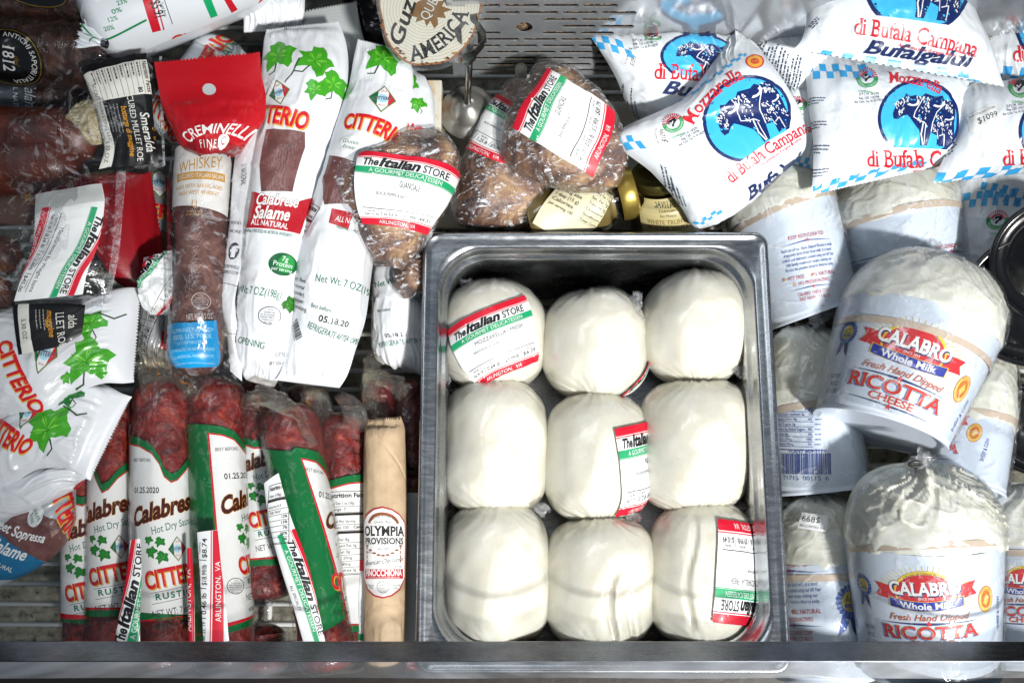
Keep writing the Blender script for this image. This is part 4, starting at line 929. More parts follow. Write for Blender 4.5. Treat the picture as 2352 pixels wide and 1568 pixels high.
# ---------------------------------------------------------------- ricotta tubs
TUB = M('#d3dce8', 'tub'); TAPE = M('#cdb9a4', 'tub'); TIE = M('#2b2826', 'dark')
m, nt, b, N, L = nmat('ricotta_cheese'); n = noise_n(nt, 50, 4, .6); L.new(ramp_n(nt, n.outputs[0], [(.3, '#e6e2cf'), (.65, '#efeee2')]), b.inputs['Base Color'])
b.inputs['Roughness'].default_value = .4; b.inputs['Coat Weight'].default_value = .6; b.inputs['Coat Roughness'].default_value = .14; b.inputs['Subsurface Weight'].default_value = .15; b.inputs['Subsurface Scale'].default_value = .4; b.inputs['Subsurface Radius'].default_value = (.01, .008, .005)
L.new(bump_n(nt, noise_n(nt, 40, 4, .6, (1, 1, 1), 1).outputs[0], .0012), b.inputs['Coat Normal']); RIC = m
BAGF = m_film('tub_bag_film', .10, .0012, 45, (.97, .985, 1), .1, (1, 1, 1), .8, crease=34, cv=.28)
def tub(label, top, bot, r0, r1, z0, z1, dome, seed, art=None, knot=None, group='ricotta tubs knotted in clear bags', fold=1.0, band=.2, lean=0):
    """top, bot: photo points of the lip and base centres; dome: height of the cheese above the lip"""
    dx, dy = bot[0]-top[0], bot[1]-top[1]; L_ = math.hypot(dx, dy); ux, uy = dx/L_, dy/L_; pr = (dx, dy)
    def sp(t, rr, zz): return (top[0]+ux*t, top[1]+uy*t, rr, zz, -1)
    zt = lambda t: z0+(z1-z0)*t/L_; rt = lambda t: r0+(r1-r0)*t/L_
    S = Surf(srows([sp(t, rt(t), zt(t)) for t in np.linspace(0, L_, 6)]+[sp(L_+1.5, r1+3, zt(L_+1.5)), sp(L_+8, r1+3, zt(L_+8))], perp=pr), 64, 60, 'round', smooth=False)
    t = thing('ricotta_tub', label, 'tub', base_loc(S), group)
    A = Art(S)
    if art: art(A)
    surf_mesh('tub', S, TUB, t, A, cap1=True)
    Sb = Surf(srows([sp(L_*band, rt(L_*band)+1.2, zt(L_*band)), sp(L_*band+15, rt(L_*band)+1.2, zt(L_*band))], perp=pr), 48, 4, 'round', disp=lambda X, Y, H: .5+.3*vn(X/50, Y/20, seed)); surf_mesh('tape_band', Sb, TAPE, t, back=False)
    dr = [(-dome*math.sin(a), r0*(1.0*math.cos(a)**.62+.0)) for a in np.linspace(math.pi/2-.02, 0, 16)]+[(8, r0*.985)]
    def fold_d(X, Y, H):
        k = np.exp(-Y/(H*.5)); a = X/np.maximum(20, Y*1.3+14)
        return fold*(k*2.8*ridge(a*3.4+vn(X/70, Y/60, seed), Y/150, seed)+1.2*ridge((X+Y*.4)/60, (Y-X*.3)/48, seed+3)+.8*vn(X/50, Y/50, seed+1))
    Sc = Surf(srows([sp(q, max(h, 1), zt(q)) for q, h in dr], perp=pr), 84, 64, 'round', disp=fold_d); surf_mesh('cheese', Sc, RIC, t)
    fr_ = [sp(q-2, max(h, 1)+4, zt(q)) for q, h in dr]+[sp(L_*.25, rt(L_*.25)+6, zt(L_*.25)), sp(L_*.6, rt(L_*.6)+5, zt(L_*.6)), sp(L_-2, r1+6, zt(L_))]
    Sf = Surf(srows(fr_, perp=pr), 84, 90, 'round', disp=lambda X, Y, H: .9+.6*ridge((X+Y*.5)/60+vn(X/60, Y/60, seed+7), (Y-X*.5)/90, seed+8)+1.0*np.exp(-Y/50)*ridge(X/np.maximum(15, Y+12)*2.5, Y/90, seed))
    cb = surf_mesh('clear_bag', Sf, BAGF, t, back=False)
    if knot:
        kx, ky, an = knot[:3]; zz = knot[3]
        tuft(cb, kx, ky, an, 42, zz, 7, 24, WRAPH, 'bag_end', seed); tuft(cb, kx-4, ky+3, an-25, 30, zz, 6, 18, WRAPH, 'bag_end', seed+3)
        c = P(kx, ky, zz/1000); tube('wire_tie', [c+np.array([.0045*math.cos(a), .0015*math.sin(a), .002*math.sin(a)+.002]) for a in np.linspace(0, 6, 14)], .0012, TIE, cb, 6)
    return t, S, Sf
def backart(cx, cy, s, rot): return lambda A: ricotta_back(A.at(cx, cy, rot), s)
# back row
def a_t2(A):
    facts_blue(A.at(2010, 590, 14), 150); f = A.at(2150, 600, 10); ricotta_back(f.sub(50, -50), 86)
tub('upper tub behind the big tilted one, nutrition table half covered', (2052, 512), (2080, 700), 149, 132, -74, -82, 135, 52, a_t2, band=.02)
tub('upper left tub beside the pan with small blue and red print down its side', (1788, 492), (1868, 715), 128, 102, -60, -70, 110, 51, backart(1862, 610, 78, 10), band=.03)
t, S, Sf = tub('dim tub at the left with a large blue barcode, just below the upper left one', (1858, 925), (1880, 1118), 108, 112, -84, -90, 175, 54, lambda A: (facts_blue(A.at(1836, 932, 0), 130), A.at(1850, 1036, 0).text('PLANT #09-511', 0, 0, 9, M('#26428c', 'tub'), 3, w=82, sf=1), barcode(A.at(1848, 1070, 0), 122, 62, '71715  00115  6'), ricotta_back(A.at(1990, 1060, 0), 70)), (1868, 745, 60, -50), band=.04)
t, S, Sf = tub('dim tub in the bottom left corner beside the pan with an upside-down price tag', (1885, 1290), (1895, 1545), 108, 110, -86, -90, 150, 57, lambda A: (ricotta_back(A.at(1820, 1380, 0), 88), rosette(A.at(1955, 1380, 0), 40)), band=.1)
decal('price_tag', Sf, t, lambda A: price(A.at(1868, 1200, 172), '$899', 1.25), .0012)
tub('tub half hidden behind the big tilted one, its lip in shadow', (2215, 985), (2190, 1130), 106, 110, -62, -56, 195, 55, lambda A: ricotta(A.at(2130, 1012, 2), 84), band=-.2)
tub('tub at the right edge of the frame behind the front one', (2330, 1245), (2330, 1520), 95, 92, -84, -86, 130, 58, lambda A: ricotta(A.at(2356, 1390, 0), 80), band=.06)
t3 = tub('big tub tilted to the right so that its grey underside shows', (2106, 750), (2022, 985), 186, 152, -26, -26, 150, 53, lambda A: ricotta(A.at(2066, 874, -19), 116), (2150, 604, 100, -28), band=.2)
t6 = tub('big tub standing at the front behind the steel rail', (2118, 1232), (2132, 1525), 172, 150, -26, -50, 164, 56, lambda A: ricotta(A.at(2135, 1436, 0), 106), (2100, 1066, 40, 10), band=.04, fold=1.9)

# ---------------------------------------------------------------- black round containers
BP = M('#0b0b0d', 'gloss'); CR = M('#9a9282', 'tub')
def black_tub(label, cx, cy, r, z, h, seed, dirn=(-.35, -.25), art=None):
    c = P(cx, cy, z/1000); ax = np.array([dirn[0], dirn[1], 1.0]); ax /= np.linalg.norm(ax); a = np.cross(ax, [0, 1, 0]); a /= np.linalg.norm(a); b_ = np.cross(ax, a); R_ = r*U
    t = thing('round_container', label, 'container', c-ax*h/1000, 'black lidded containers at the right edge')
    def rev(name, pf, mat, n=56):
        V = [c+ax*q/1000+(a*math.cos(k*2*math.pi/n)+b_*math.sin(k*2*math.pi/n))*R_*p for p, q in pf for k in range(n)]; m_ = len(pf)
        F = [(j*n+i, (j+1)*n+i, (j+1)*n+(i+1) % n, j*n+(i+1) % n) for j in range(m_-1) for i in range(n)]; F += [tuple(range(n))[::-1], tuple((m_-1)*n+i for i in range(n))]
        bm = bmesh.new(); me = bpy.data.meshes.new('x'); o = mesh_obj(name, V, F, [0]*len(F), [mat], t); bm.from_mesh(o.data); bmesh.ops.recalc_face_normals(bm, faces=bm.faces); bm.to_mesh(o.data); bm.free(); bpy.data.meshes.remove(me)
        for p in o.data.polygons: p.use_smooth = True
        return o
    rev('lid', [(.985, -9), (1.0, -8), (1.0, -1), (.985, 0), (.93, .6), (.90, -.5), (.88, -2.2), (.70, -2.4), (.69, -1.6), (.1, -1.6)], BP)
    rev('body', [(.80, -h), (.93, -h*.3), (.95, -10), (.95, -8)], CR)
    rev('label_band', [(.87, -h*.55), (.945, -h*.25), (.958, -11)], BP)
    if art:
        for st, ang, rr_, hh in art:
            g, w0 = layout(st, 0); V, F = [], []
            for p_ in g:
                i0 = len(V)
                for x, y in p_:
                    q = ang+(x-w0/2)*hh/(R_*rr_); rad = R_*rr_+(y-.5)*hh; V.append(c-ax*.0014+(a*math.cos(-q)+b_*math.sin(-q))*rad)
                F.append(tuple(range(i0, len(V))))
            mesh_obj('lettering', V, F, [0]*len(F), [M('#b8bcc4', 'matte')], t, smooth=False)
    return t
black_tub('lower black lid at the right edge, deep in shadow', 2392, 985, 118, -62, 70, 1)
black_tub('larger black lid lying partly under the topmost one', 2375, 690, 156, -4, 70, 2, art=[('Authentic', 2.7, .8, .0042)])
black_tub('topmost black lid at the right edge above the tilted tub', 2436, 600, 150, 14, 66, 3, (-.45, -.2), art=[('Authentic', 2.75, .8, .004)])

# ---------------------------------------------------------------- buffalo mozzarella bags
BW = M('#dde3e8', 'poly')
def bag(name, label, cat, group, rows, art, mat=None, seed=1, amp=1.9, ends=2.6, seal=(10, 10), zig=(.6, .6), nu=64, nv=72, p=2.4, q=.62, sc=60, back=1.0, back_on=True, rib=.25, disp=None):
    S = Surf(rows, nu, nv, 'pillow', p=p, q=q, disp=disp or crumple(amp, sc, seed, ends, 70, seal, rib), zig=zig, back=back)
    t = thing(name, label, cat, base_loc(S), group); A = Art(S)
    if art: art(A)
    surf_mesh('bag', S, mat or BW, t, A); return t, S
GB = 'buffalo mozzarella bags'
def hem(A, x0, y0, x1, y1, n=9, s=13, side=1):
    """gingham hem running between two photo points, printed on the outer side"""
    a = math.degrees(math.atan2(-(y1-y0), x1-x0)); f = A.at((x0+x1)/2, (y0+y1)/2, a); L_ = math.hypot(x1-x0, y1-y0); checks(f, 0, 0, L_, n, s*side)
kw = dict(name='mozzarella_bag', cat='bag', group=GB)
bag(label='greyish mozzarella bag lying in shade at the back between the two standing bags', rows=[(1715, 90, 1860, 60, -5, 2), (1725, 110, 1905, 70, -2, 14), (1790, 190, 1910, 150, -6, 18), (1830, 230, 1900, 215, -12, 3)], seed=60,
    art=lambda A: [A.at(1745+k*28, 130+k*14, 75).bars(-30, 10, 70, 4, 6, 2.4, M('#3c4656', 'poly'), 2, k) for k in range(4)], **kw)
bag(label='mozzarella bag squeezed between the diamond-shaped bag and the one to its right', rows=[(1765, 215, 1900, 200, -18, 2), (1775, 240, 1900, 235, -12, 14), (1790, 310, 1905, 320, -14, 16), (1790, 372, 1880, 392, -20, 2)], seed=61,
    art=lambda A: (mdb(A.at(1832, 238, 0), 20), A.at(1830, 300, 14).text('Campana', 10, 0, 16, M('#d0202e', 'poly'), 3, w=95, sf=1), A.at(1822, 322, -5).text('Bufalgaldi', -28, 0, 13, M('#1c2c5c', 'poly'), 3, w=90, b=.03, sh=.4), hem(A, 1780, 355, 1870, 372, 5, 13)), **kw)
bag(label='shaded mozzarella bag under the others, above the black lids', rows=[(2190, 395, 2400, 330, -50, 2), (2195, 430, 2420, 380, -44, 16), (2200, 520, 2430, 500, -46, 20), (2230, 650, 2400, 660, -56, 2)], seed=62,
    art=lambda A: (hem(A, 2200, 448, 2352, 440, 6, 20), hem(A, 2260, 420, 2380, 455, 5, 20), mdb(A.at(2292, 505, 0), 26)), **kw)
bag(label='mozzarella bag at the upper right edge with a ten ninety-nine tag', rows=[(2205, -60, 2480, -40, 2, 2), (2215, 0, 2480, 20, 6, 14), (2235, 120, 2480, 140, 6, 14), (2240, 180, 2480, 212, 0, 2)], seed=63,
    art=lambda A: (bprint(A, (2430, 52, 0, 102), (2470, 122, -2, 290), None, None, (2279, 2, 0, 24), (2294, 22, 8), (2266, 90, 48, .9)), hem(A, 2280, 158, 2470, 180, 5, 18)), **kw)
bag(label='wide mozzarella bag leaning toward the steel panel, left of all the others', rows=[(1352, 80, 1720, 88, 12, 1.5), (1366, 98, 1735, 100, 14, 10), (1410, 170, 1760, 150, 6, 22), (1440, 240, 1740, 250, -4, 20), (1480, 300, 1690, 330, -14, 2)], seed=64, seal=(6, 8),
    art=lambda A: (bprint(A, (1612, 137, -8, 96, .62), (1642, 172, -6, 280), (1628, 211, -6, 215), None, (1500, 84, -4, 20, .5), (1476, 92, 8), (1449, 140, 44, .85)), hem(A, 1365, 88, 1450, 104, 3, 14), hem(A, 1500, 290, 1570, 310, 3, 16), [A.at(1432, 230, 80).bars(-60, -6*k, 110, 2, 9, 2.4, M('#3c4656', 'poly'), 2, k) for k in (0, 3)]), **kw)
def dia(A):
    bprint(A, (1716, 274, 34, 103), (1760, 345, 34, 222), (1790, 398, 34, 190), (1632, 215, 42, 170), (1546, 283, 24, 25), (1582, 304, 28), (1518, 313, 72, 1.0))
    o = PFrame(A, 1733, 143); o.ell(0, 0, 21, 17, M('#d8352a', 'poly'), 1); o.ell(0, 0, 17, 14, M('#f0b030', 'poly'), 1.5); o.ell(0, 0, 10, 7, M('#d8352a', 'poly'), 2); o.text('DOP', 0, 0, 5, M('#f0b030', 'poly'), 3, w=14)
    hem(A, 1585, 250, 1700, 92, 8, 9); hem(A, 1422, 320, 1470, 316, 2, 16); hem(A, 1600, 518, 1655, 470, 3, 12)
    for k in range(3): A.at(1525+k*14, 400+k*22, 70).bars(-30, 0, 50, 3, 6, 2.4, M('#3c4656', 'poly'), 2, k)
bag(label='front mozzarella bag turned like a diamond above the jars', rows=[(1682, 80, 1700, 76, 22, 1), (1640, 140, 1745, 118, 26, 9), (1570, 225, 1792, 180, 28, 20), (1412, 318, 1842, 262, 22, 24), (1500, 400, 1852, 330, 18, 24), (1560, 470, 1790, 400, 6, 18), (1590, 518, 1700, 475, -6, 7), (1606, 525, 1640, 516, -10, 1)], art=dia, seed=65, seal=(0, 8), amp=1.2, **kw)
def b5(A):
    bprint(A, (2111, 273, -2, 95), (2135, 363, -2, 290), None, (2105, 184, -12, 128), (1992, 180, -6, 25), (1996, 216, 2)); hem(A, 1860, 150, 2010, 158, 5, 20); hem(A, 1885, 434, 2130, 352, 6, 15)
    [A.at(1874+k*3, 225+k*55, 5).bars(-12, 0, 34, 3, 6, 2.2, M('#44506a', 'poly'), 2, 50+k) for k in range(4)]
bag(label='large mozzarella bag flat on the tubs, under the topmost one', rows=[(1846, 112, 2240, 165, 6, 1.5), (1848, 150, 2245, 180, 8, 10), (1856, 240, 2250, 250, 10, 24), (1868, 340, 2225, 325, 9, 22), (1866, 420, 2180, 362, 2, 9), (1862, 448, 2150, 385, 0, 1)], art=b5, seed=66, seal=(6, 6), **kw)
def b6(A):
    bprint(A, (2436, 300, 2, 95), (2448, 362, -2, 290), None, None, (2343, 200, 0, 27), (2335, 240, 8), (2262, 266, 30, 1.2)); hem(A, 2170, 408, 2400, 372, 5, 18); [A.at(2178, 260+k*40, 55).bars(-14, 0, 28, 3, 6, 2.4, M('#3c4656', 'poly'), 2, k) for k in range(3)]
bag(label='mozzarella bag at the right edge with a ten ninety-nine tag and a slanting hem', rows=[(2190, 190, 2480, 200, 10, 1.5), (2196, 215, 2485, 225, 20, 12), (2200, 290, 2490, 300, 24, 22), (2160, 380, 2490, 370, 14, 12), (2144, 420, 2480, 385, 8, 1)], art=b6, seed=67, seal=(6, 6), **kw)
def b4(A):
    bprint(A, (2106, -38, -8, 124), (2106, 80, -11, 292), (2103, 121, -8, 246), None, None, None); hem(A, 1910, 124, 2260, 178, 7, 14); [A.at(1870, -10+k*60, 70).bars(-16, 0, 30, 3, 6, 2.4, M('#44506a', 'poly'), 2, 60+k) for k in range(2)]
bag(label='topmost mozzarella bag in the upper right with its whole name showing', rows=[(1860, -190, 2180, -170, 20, 2), (1855, -120, 2200, -100, 34, 20), (1852, -10, 2240, 30, 42, 26), (1848, 70, 2290, 140, 42, 17), (1836, 100, 2300, 180, 42, 5), (1822, 114, 2308, 200, 42, 1)], art=b4, seed=68, seal=(6, 14), **kw)
# ---------------------------------------------------------------- white salami bags with ivy leaves
CB = M('#d9dce0', 'poly'); GR_ = M('#12684e', 'poly'); DK = M('#2b2a28', 'poly'); PRD = M('#a81824', 'poly'); WIN = m_meat('window_film', [(.3, '#4a2826'), (.5, '#6a4340'), (.7, '#8a6660')], 22, .0006, .3, .6, .8, 40)
GI = 'white ivy-leaf salami bags'; kw = dict(name='salami_bag', cat='bag', group=GI, mat=CB, back=.8)
def window(A, pts): A.pp(pts, WIN, 1)
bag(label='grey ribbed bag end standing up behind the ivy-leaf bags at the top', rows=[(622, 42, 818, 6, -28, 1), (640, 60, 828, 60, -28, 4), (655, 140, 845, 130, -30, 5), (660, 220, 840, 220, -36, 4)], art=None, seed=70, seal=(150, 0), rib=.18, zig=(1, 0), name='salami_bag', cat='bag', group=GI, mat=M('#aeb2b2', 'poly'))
bag(label='plain white package at the top edge behind the grey bag end', rows=[(555, -20, 700, -40, -20, 1), (560, 30, 700, 20, -18, 8), (560, 75, 690, 70, -26, 2)], art=None, seed=71, name='white_package', cat='package', group=None, mat=M('#e2e6ea', 'poly'))
# the shaded one behind, right
def c3(A):
    f = A.at(895, 760, 8); A.at(893, 647, 12).text('Net Wt: 7 OZ', 12, 0, 15, GR_, 3, w=95); A.at(882, 712, 8).text('Best before', 0, 0, 7, GR_, 3, w=34); A.at(908, 768, 6).text('05.18.20', 0, 0, 10, DK, 3, w=48, b=.01); A.at(918, 785, 6).text('REFRIGERATE AFTER OPENING', 20, 0, 10, GR_, 3, w=140)
bag(label='ivy-leaf bag in shadow between its neighbour and the steel pan', rows=[(880, 330, 1010, 320, -24, 10), (868, 480, 1000, 480, -34, 16), (858, 620, 985, 620, -42, 18), (852, 760, 985, 770, -46, 16), (862, 822, 985, 850, -48, 5), (868, 830, 985, 862, -50, 1)], art=c3, seed=72, seal=(0, 0), **kw)
def c4(A):
    leaf(A.at(935, 185, -60), 30); leaf(A.at(960, 240, 30), 20); citt(A.at(900, 290, -14), 'CITTERIO', 36, 150)
    window(A, [(842, 340), (960, 350), (950, 420), (850, 420)])
bag(label='ivy-leaf bag standing right against the rusty enamel strip, half covered', rows=[(890, 125, 972, 175, 2, 1), (880, 180, 990, 200, 4, 8), (860, 300, 1000, 300, -2, 18), (840, 420, 985, 420, -14, 18), (835, 520, 970, 520, -24, 10)], art=c4, seed=73, **kw)
def c2(A):
    leaf(A.at(880, 135, -25), 42); citt(A.at(862, 288, -20), 'CITTERIO', 38, 140, warp=arc_warp(260, 0, 0)); diamond(A.at(880, 228, -8), 38)
    window(A, [(760, 360), (795, 366), (855, 390), (905, 408), (895, 470), (830, 470), (745, 470), (745, 420)])
    f = A.at(805, 330, -8); f.ell(0, 0, 24, 20, M(WH, 'poly'), 2); f.poly([(-22, -6), (18, -10), (4, -34), (-8, -28)], M(WH, 'poly'), 2); f.line([(-6, 16), (-14, 34)], 3, M(WH, 'poly'), 2); f.text('Gluten', 0, 4, 10, GR_, 3, w=36); f.text('Free', 0, -10, 10, GR_, 3, w=26)
    nutrition(A.at(722, 470, -10), 52, ['cts', '#', 'Calories from Fat 60', '#', '% Daily Value*', '9%', '14%', '', '11%', '20%', '0%', '0%', '', '', '#', 'Vitamin C 4%', 'Iron 4%', 'based on a 2,000'], hd='Facts', rh=12)
    A.pp([(762, 478), (812, 490), (800, 528), (755, 512)], PRD, 1); A.at(792, 505, -12).text('ALL NATURAL', 16, 0, 12, mw, 2, w=70); A.at(790, 525, -12).text('*MINIMALLY PROCESSED', 18, 0, 7, GR_, 2, w=70)
    for i, t_ in enumerate(('Salt, Red', 'natural', 'powder).', 'pepper.', 'processing.')): A.at(692, 642+i*16, -12).text(t_, 0, 0, 8, DK, 3, w=(40, 30, 32, 28, 40)[i])
    A.at(778, 648, -14).text('Net Wt: 7 OZ(198g)', 18, 0, 17, GR_, 3, w=128); A.at(738, 706, -16).text('Best before', 0, 0, 8, GR_, 3, w=42); A.at(768, 737, -14).text('05.18.20', 0, 0, 12, DK, 3, w=62, b=.015)
    A.at(770, 768, -20).text('REFRIGERATE AFTER OPENING', 10, 0, 13, GR_, 3, w=145); barcode(A.at(682, 758, -60), 40, 20, '0000', '#3a3a3a', 'poly')
bag(label='front ivy-leaf bag leaning right, its nutrition table along the left edge', rows=[(822, 92, 935, 120, 16, 1), (815, 120, 945, 150, 16, 5), (800, 200, 950, 230, 10, 14), (770, 290, 935, 320, 10, 20), (742, 390, 905, 420, 10, 22), (705, 500, 872, 510, 8, 24), (680, 620, 852, 640, 4, 24), (672, 730, 838, 740, 2, 20), (655, 810, 818, 800, -2, 9), (640, 860, 792, 872, -6, 2), (632, 872, 780, 890, -8, 1)], art=c2, seed=74, seal=(10, 16), amp=1.8, nv=96, **kw)
def c1(A):
    leaf(A.at(640, 130, 5), 45); leaf(A.at(725, 142, -35), 42); leaf(A.at(764, 196, -10), 32); leaf(A.at(724, 208, 15), 26, stem=False); A.lp([(690, 140), (672, 172), (655, 190)], 2.4, M('#2f4a2c', 'poly'))
    diamond(A.at(640, 212, 18), 36); citt(A.at(632, 264, -8), 'CITTERIO', 42, 150)
    window(A, [(612, 298), (700, 306), (700, 340), (672, 440), (600, 440), (596, 380)])
    A.pp([(578, 440), (668, 470), (722, 455), (690, 538), (566, 524)], PRD, 2); A.at(640, 458, -4).text('Calabrese', -4, 0, 24, mw, 3, w=92, sh=.25, b=.02, out=(M('#8a3a10', 'poly'), .02)); A.at(626, 488, -4).text('Salame', -4, 0, 27, mw, 3, w=78, sh=.25, b=.025, out=(M('#8a3a10', 'poly'), .02)); A.at(618, 513, -8).text('ALL NATURAL', -2, 0, 12, mw, 3, w=82, b=.015); A.at(610, 532, -6).text('*MINIMALLY PROCESSED NO ARTIFICIAL INGREDIENTS', 0, 0, 7, GR_, 3, w=110)
    f = A.at(650, 607, -12); f.ell(0, 0, 30, 26, M('#0e5a2e', 'poly'), 2); f.ell(6, 2, 18, 20, M('#1c8a3c', 'poly'), 2.3); f.text('7g', 2, 13, 11, mw, 3, w=14); f.text('Protein', 0, 0, 11, mw, 3, w=42); f.text('per serving', 0, -12, 8, mw, 3, w=44)
    A.at(590, 668, -8).text('Net Wt: 7 OZ(198g)', -8, 0, 17, GR_, 3, w=120, warp=None); usda(A.at(620, 725, -6), 23, '4010', DK); leaf(A.at(668, 700, 80), 20, '#2a6a1c', '#3c8a28')
    A.at(566, 783, -10).text('AFTER OPENING', -10, 0, 13, GR_, 3, w=105); A.at(648, 812, -2).text('CITTERIO', 0, 0, 7, DK, 3, w=34); A.at(640, 830, -2).text('BY GIUSEPPE', 4, 0, 7, DK, 3, w=46)
bag(label='front ivy-leaf bag with a red panel and a green protein oval', rows=[(612, 70, 778, 52, 8, 1), (606, 95, 792, 88, 10, 5), (600, 160, 800, 165, 10, 14), (592, 260, 780, 290, 8, 20), (575, 380, 750, 400, 6, 24), (558, 500, 732, 510, 4, 25), (550, 620, 714, 630, 0, 24), (545, 730, 690, 740, -4, 20), (545, 810, 665, 820, -8, 12), (556, 860, 640, 872, -14, 2), (566, 872, 630, 888, -16, 1)], art=c1, seed=75, seal=(14, 10), amp=2.0, zig=(1, .6), nv=96, **kw)
# lower left pair and the one under them
def c5(A):
    citt(A.at(40, 868, -62), 'CITTERIO', 34, 165); diamond(A.at(105, 812, -35), 40); leaf(A.at(200, 828, -8), 52); leaf(A.at(205, 745, 30), 34); leaf(A.at(152, 868, 60), 14); A.lp([(226, 720), (262, 732), (290, 722)], 3, M('#2f4a2c', 'poly'))
bag(label='ivy-leaf bag with a broad white seal lying under the clear pouch at left', rows=[(322, 662, 305, 878, -2, 1), (300, 660, 285, 880, 2, 4), (245, 668, 240, 880, 6, 10), (170, 690, 170, 905, 6, 16), (80, 700, 110, 960, 4, 20), (0, 710, 20, 960, 0, 20), (-80, 720, -60, 980, 0, 18)], art=c5, seed=76, seal=(52, 0), zig=(1, 0), rib=.14, **kw)
def c6(A):
    citt(A.at(18, 1000, -55), 'CITTERIO', 32, 150); diamond(A.at(72, 950, -40), 34); leaf(A.at(112, 985, 12), 50); leaf(A.at(165, 915, 20), 24, '#176a2a', '#1f8034'); A.lp([(150, 935), (178, 955), (200, 950)], 3, M('#2f4a2c', 'poly'))
bag(label='crumpled ivy-leaf bag with a torn hang hole, below the other at left', rows=[(300, 910, 205, 1102, -6, 1), (285, 905, 190, 1095, -4, 3), (225, 880, 150, 1075, -4, 10), (140, 900, 100, 1075, -6, 14), (70, 925, 30, 1110, -10, 18), (0, 950, -10, 1140, -14, 18), (-70, 960, -60, 1150, -16, 16)], art=c6, seed=77, seal=(42, 0), zig=(1, 0), rib=.22, amp=2.8, **kw)
bag(label='plain crumpled white bag end under the bag with the torn hang hole, lower left', rows=[(225, 1062, 180, 1120, -20, 1), (160, 1060, 150, 1135, -18, 8), (60, 1080, 60, 1180, -20, 12), (-60, 1080, -60, 1210, -22, 12)], art=lambda A: A.pp([(165, 1118), (195, 1100), (200, 1112), (172, 1128)], PRD, 1), seed=81, **{**kw, 'amp': 2.6} if 0 else kw)
def c7(A):
    B = M('#1f6a96', 'poly'); A.pp([(-60, 1215), (0, 1222), (60, 1268), (110, 1292), (40, 1330), (-60, 1330)], B, 1); window(A, [(0, 1210), (60, 1160), (150, 1190), (155, 1240), (110, 1290), (50, 1265), (0, 1225)])
    A.at(50, 1225, -32).text('Sweet Sopressa', -14, 0, 18, mw, 3, w=150, sh=.25, b=.02); A.at(18, 1262, -32).text('Salame', 0, 0, 24, mw, 3, w=90, sh=.25, b=.02); A.at(0, 1298, -32).text('NATURAL', 0, 0, 10, mw, 3, w=60)
    f = A.at(82, 1182, -68); f.ell(0, 0, 22, 20, M('#cfd3d2', 'poly'), 2); f.text('Gluten', 0, 5, 9, GR_, 3, w=34); f.text('Free', 0, -8, 9, GR_, 3, w=22)
    citt(A.at(150, 1170, -75), 'CITTERIO', 30, 130); A.pp([(-20, 1150), (18, 1140), (40, 1170), (20, 1182), (-10, 1170)], M('#7a1420', 'poly'), 1)
bag(label='shaded bag with a blue lower band in the bottom left corner, sausage label partly hidden', rows=[(175, 1090, 175, 1190, -34, 3), (150, 1095, 158, 1235, -32, 12), (80, 1115, 90, 1300, -32, 16), (0, 1140, 10, 1340, -34, 16), (-80, 1160, -60, 1370, -36, 14)], art=c7, seed=78, **{**kw, 'mat': M('#a9adb2', 'poly')})  # greyer copy of the white bag film puts its shade into the colour
bag(label='ivy-leaf bag in deep shade below the black fish-roe label', rows=[(305, 365, 400, 375, -56, 3), (300, 450, 400, 455, -54, 14), (300, 560, 400, 560, -56, 16), (320, 700, 400, 700, -58, 12)], art=lambda A: (diamond(A.at(365, 420, -4), 44), citt(A.at(345, 482, -8), 'CITTERIO', 32, 150), window(A, [(300, 520), (400, 540), (400, 600), (310, 600)])), seed=79, **{**kw, 'mat': M('#7d8082', 'poly')})  # deep shade painted in: the white bag gets a dark grey film
bag(label='dim salami package whose nutrition column shows left of the blue-labelled pouch', rows=[(328, 640, 420, 640, -40, 2), (325, 700, 412, 700, -32, 10), (320, 780, 395, 790, -34, 12), (330, 850, 390, 860, -40, 3)], art=lambda A: (nutrition(A.at(352, 700, -12), 40, ['14%', '', '11%', '19%', '0%', '0%', '', ''], hd='', rh=15), A.pp([(372, 760), (395, 760), (385, 805), (368, 800)], PRD, 2)), seed=80, **{**kw, 'mat': M('#8d9092', 'poly')})  # dimness is put into the colour with a darker grey bag film

# ---------------------------------------------------------------- mortadella chubs
MO = M('#d8dde2', 'gloss')
def chub(label, sp, r, z, seed, art, cap=(.8, .8)):
    S = Surf(rod(*sp, r, z, None, *cap, n=9), 60, 110, 'round', disp=lambda X, Y, H: (np.exp(-Y/26)+np.exp(-(H-Y)/26))*1.5*ridge(X/np.maximum(14, np.minimum(Y, H-Y)+8)*2.4, Y/90, seed)+.5*vn(X/70, Y/70, seed))
    t = thing('mortadella_chub', label, 'sausage', base_loc(S), 'printed white mortadella chubs'); A = Art(S); art(A); surf_mesh('casing', S, MO, t, A); return t
GG = M('#16804a', 'gloss'); GRd = M('#c41e2e', 'gloss')
def m2(A):
    A.at(520, 120, 62).text('MORTADELLA', 0, 0, 26, GG, 3, w=200); citt(A.at(478, 135, 62), 'CITTERIO', 44, 230, 'gloss'); A.at(565, 92, -35).text('CITTERIO', 0, 0, 15, GRd, 3, w=70); usda(A.at(525, 76, 50), 18, '4010', GG); A.lp([(520, 60), (560, 85), (585, 130)], 4, GG, 2)
    diamond(A.at(468, 170, -20), 26, 'gloss'); citt(A.at(375, 265, -55), 'CITTERIO', 34, 150, 'gloss'); A.lp([(345, 215), (352, 300), (390, 330), (430, 330)], 3, GG, 2); A.at(378, 315, 60).bars(-30, 8, 60, 4, 7, 3, GG, 2, 3)
chub('second mortadella chub, tucked under the top one and behind the red pouch', (388, 330, 548, 108), 80, -44, 5, m2)
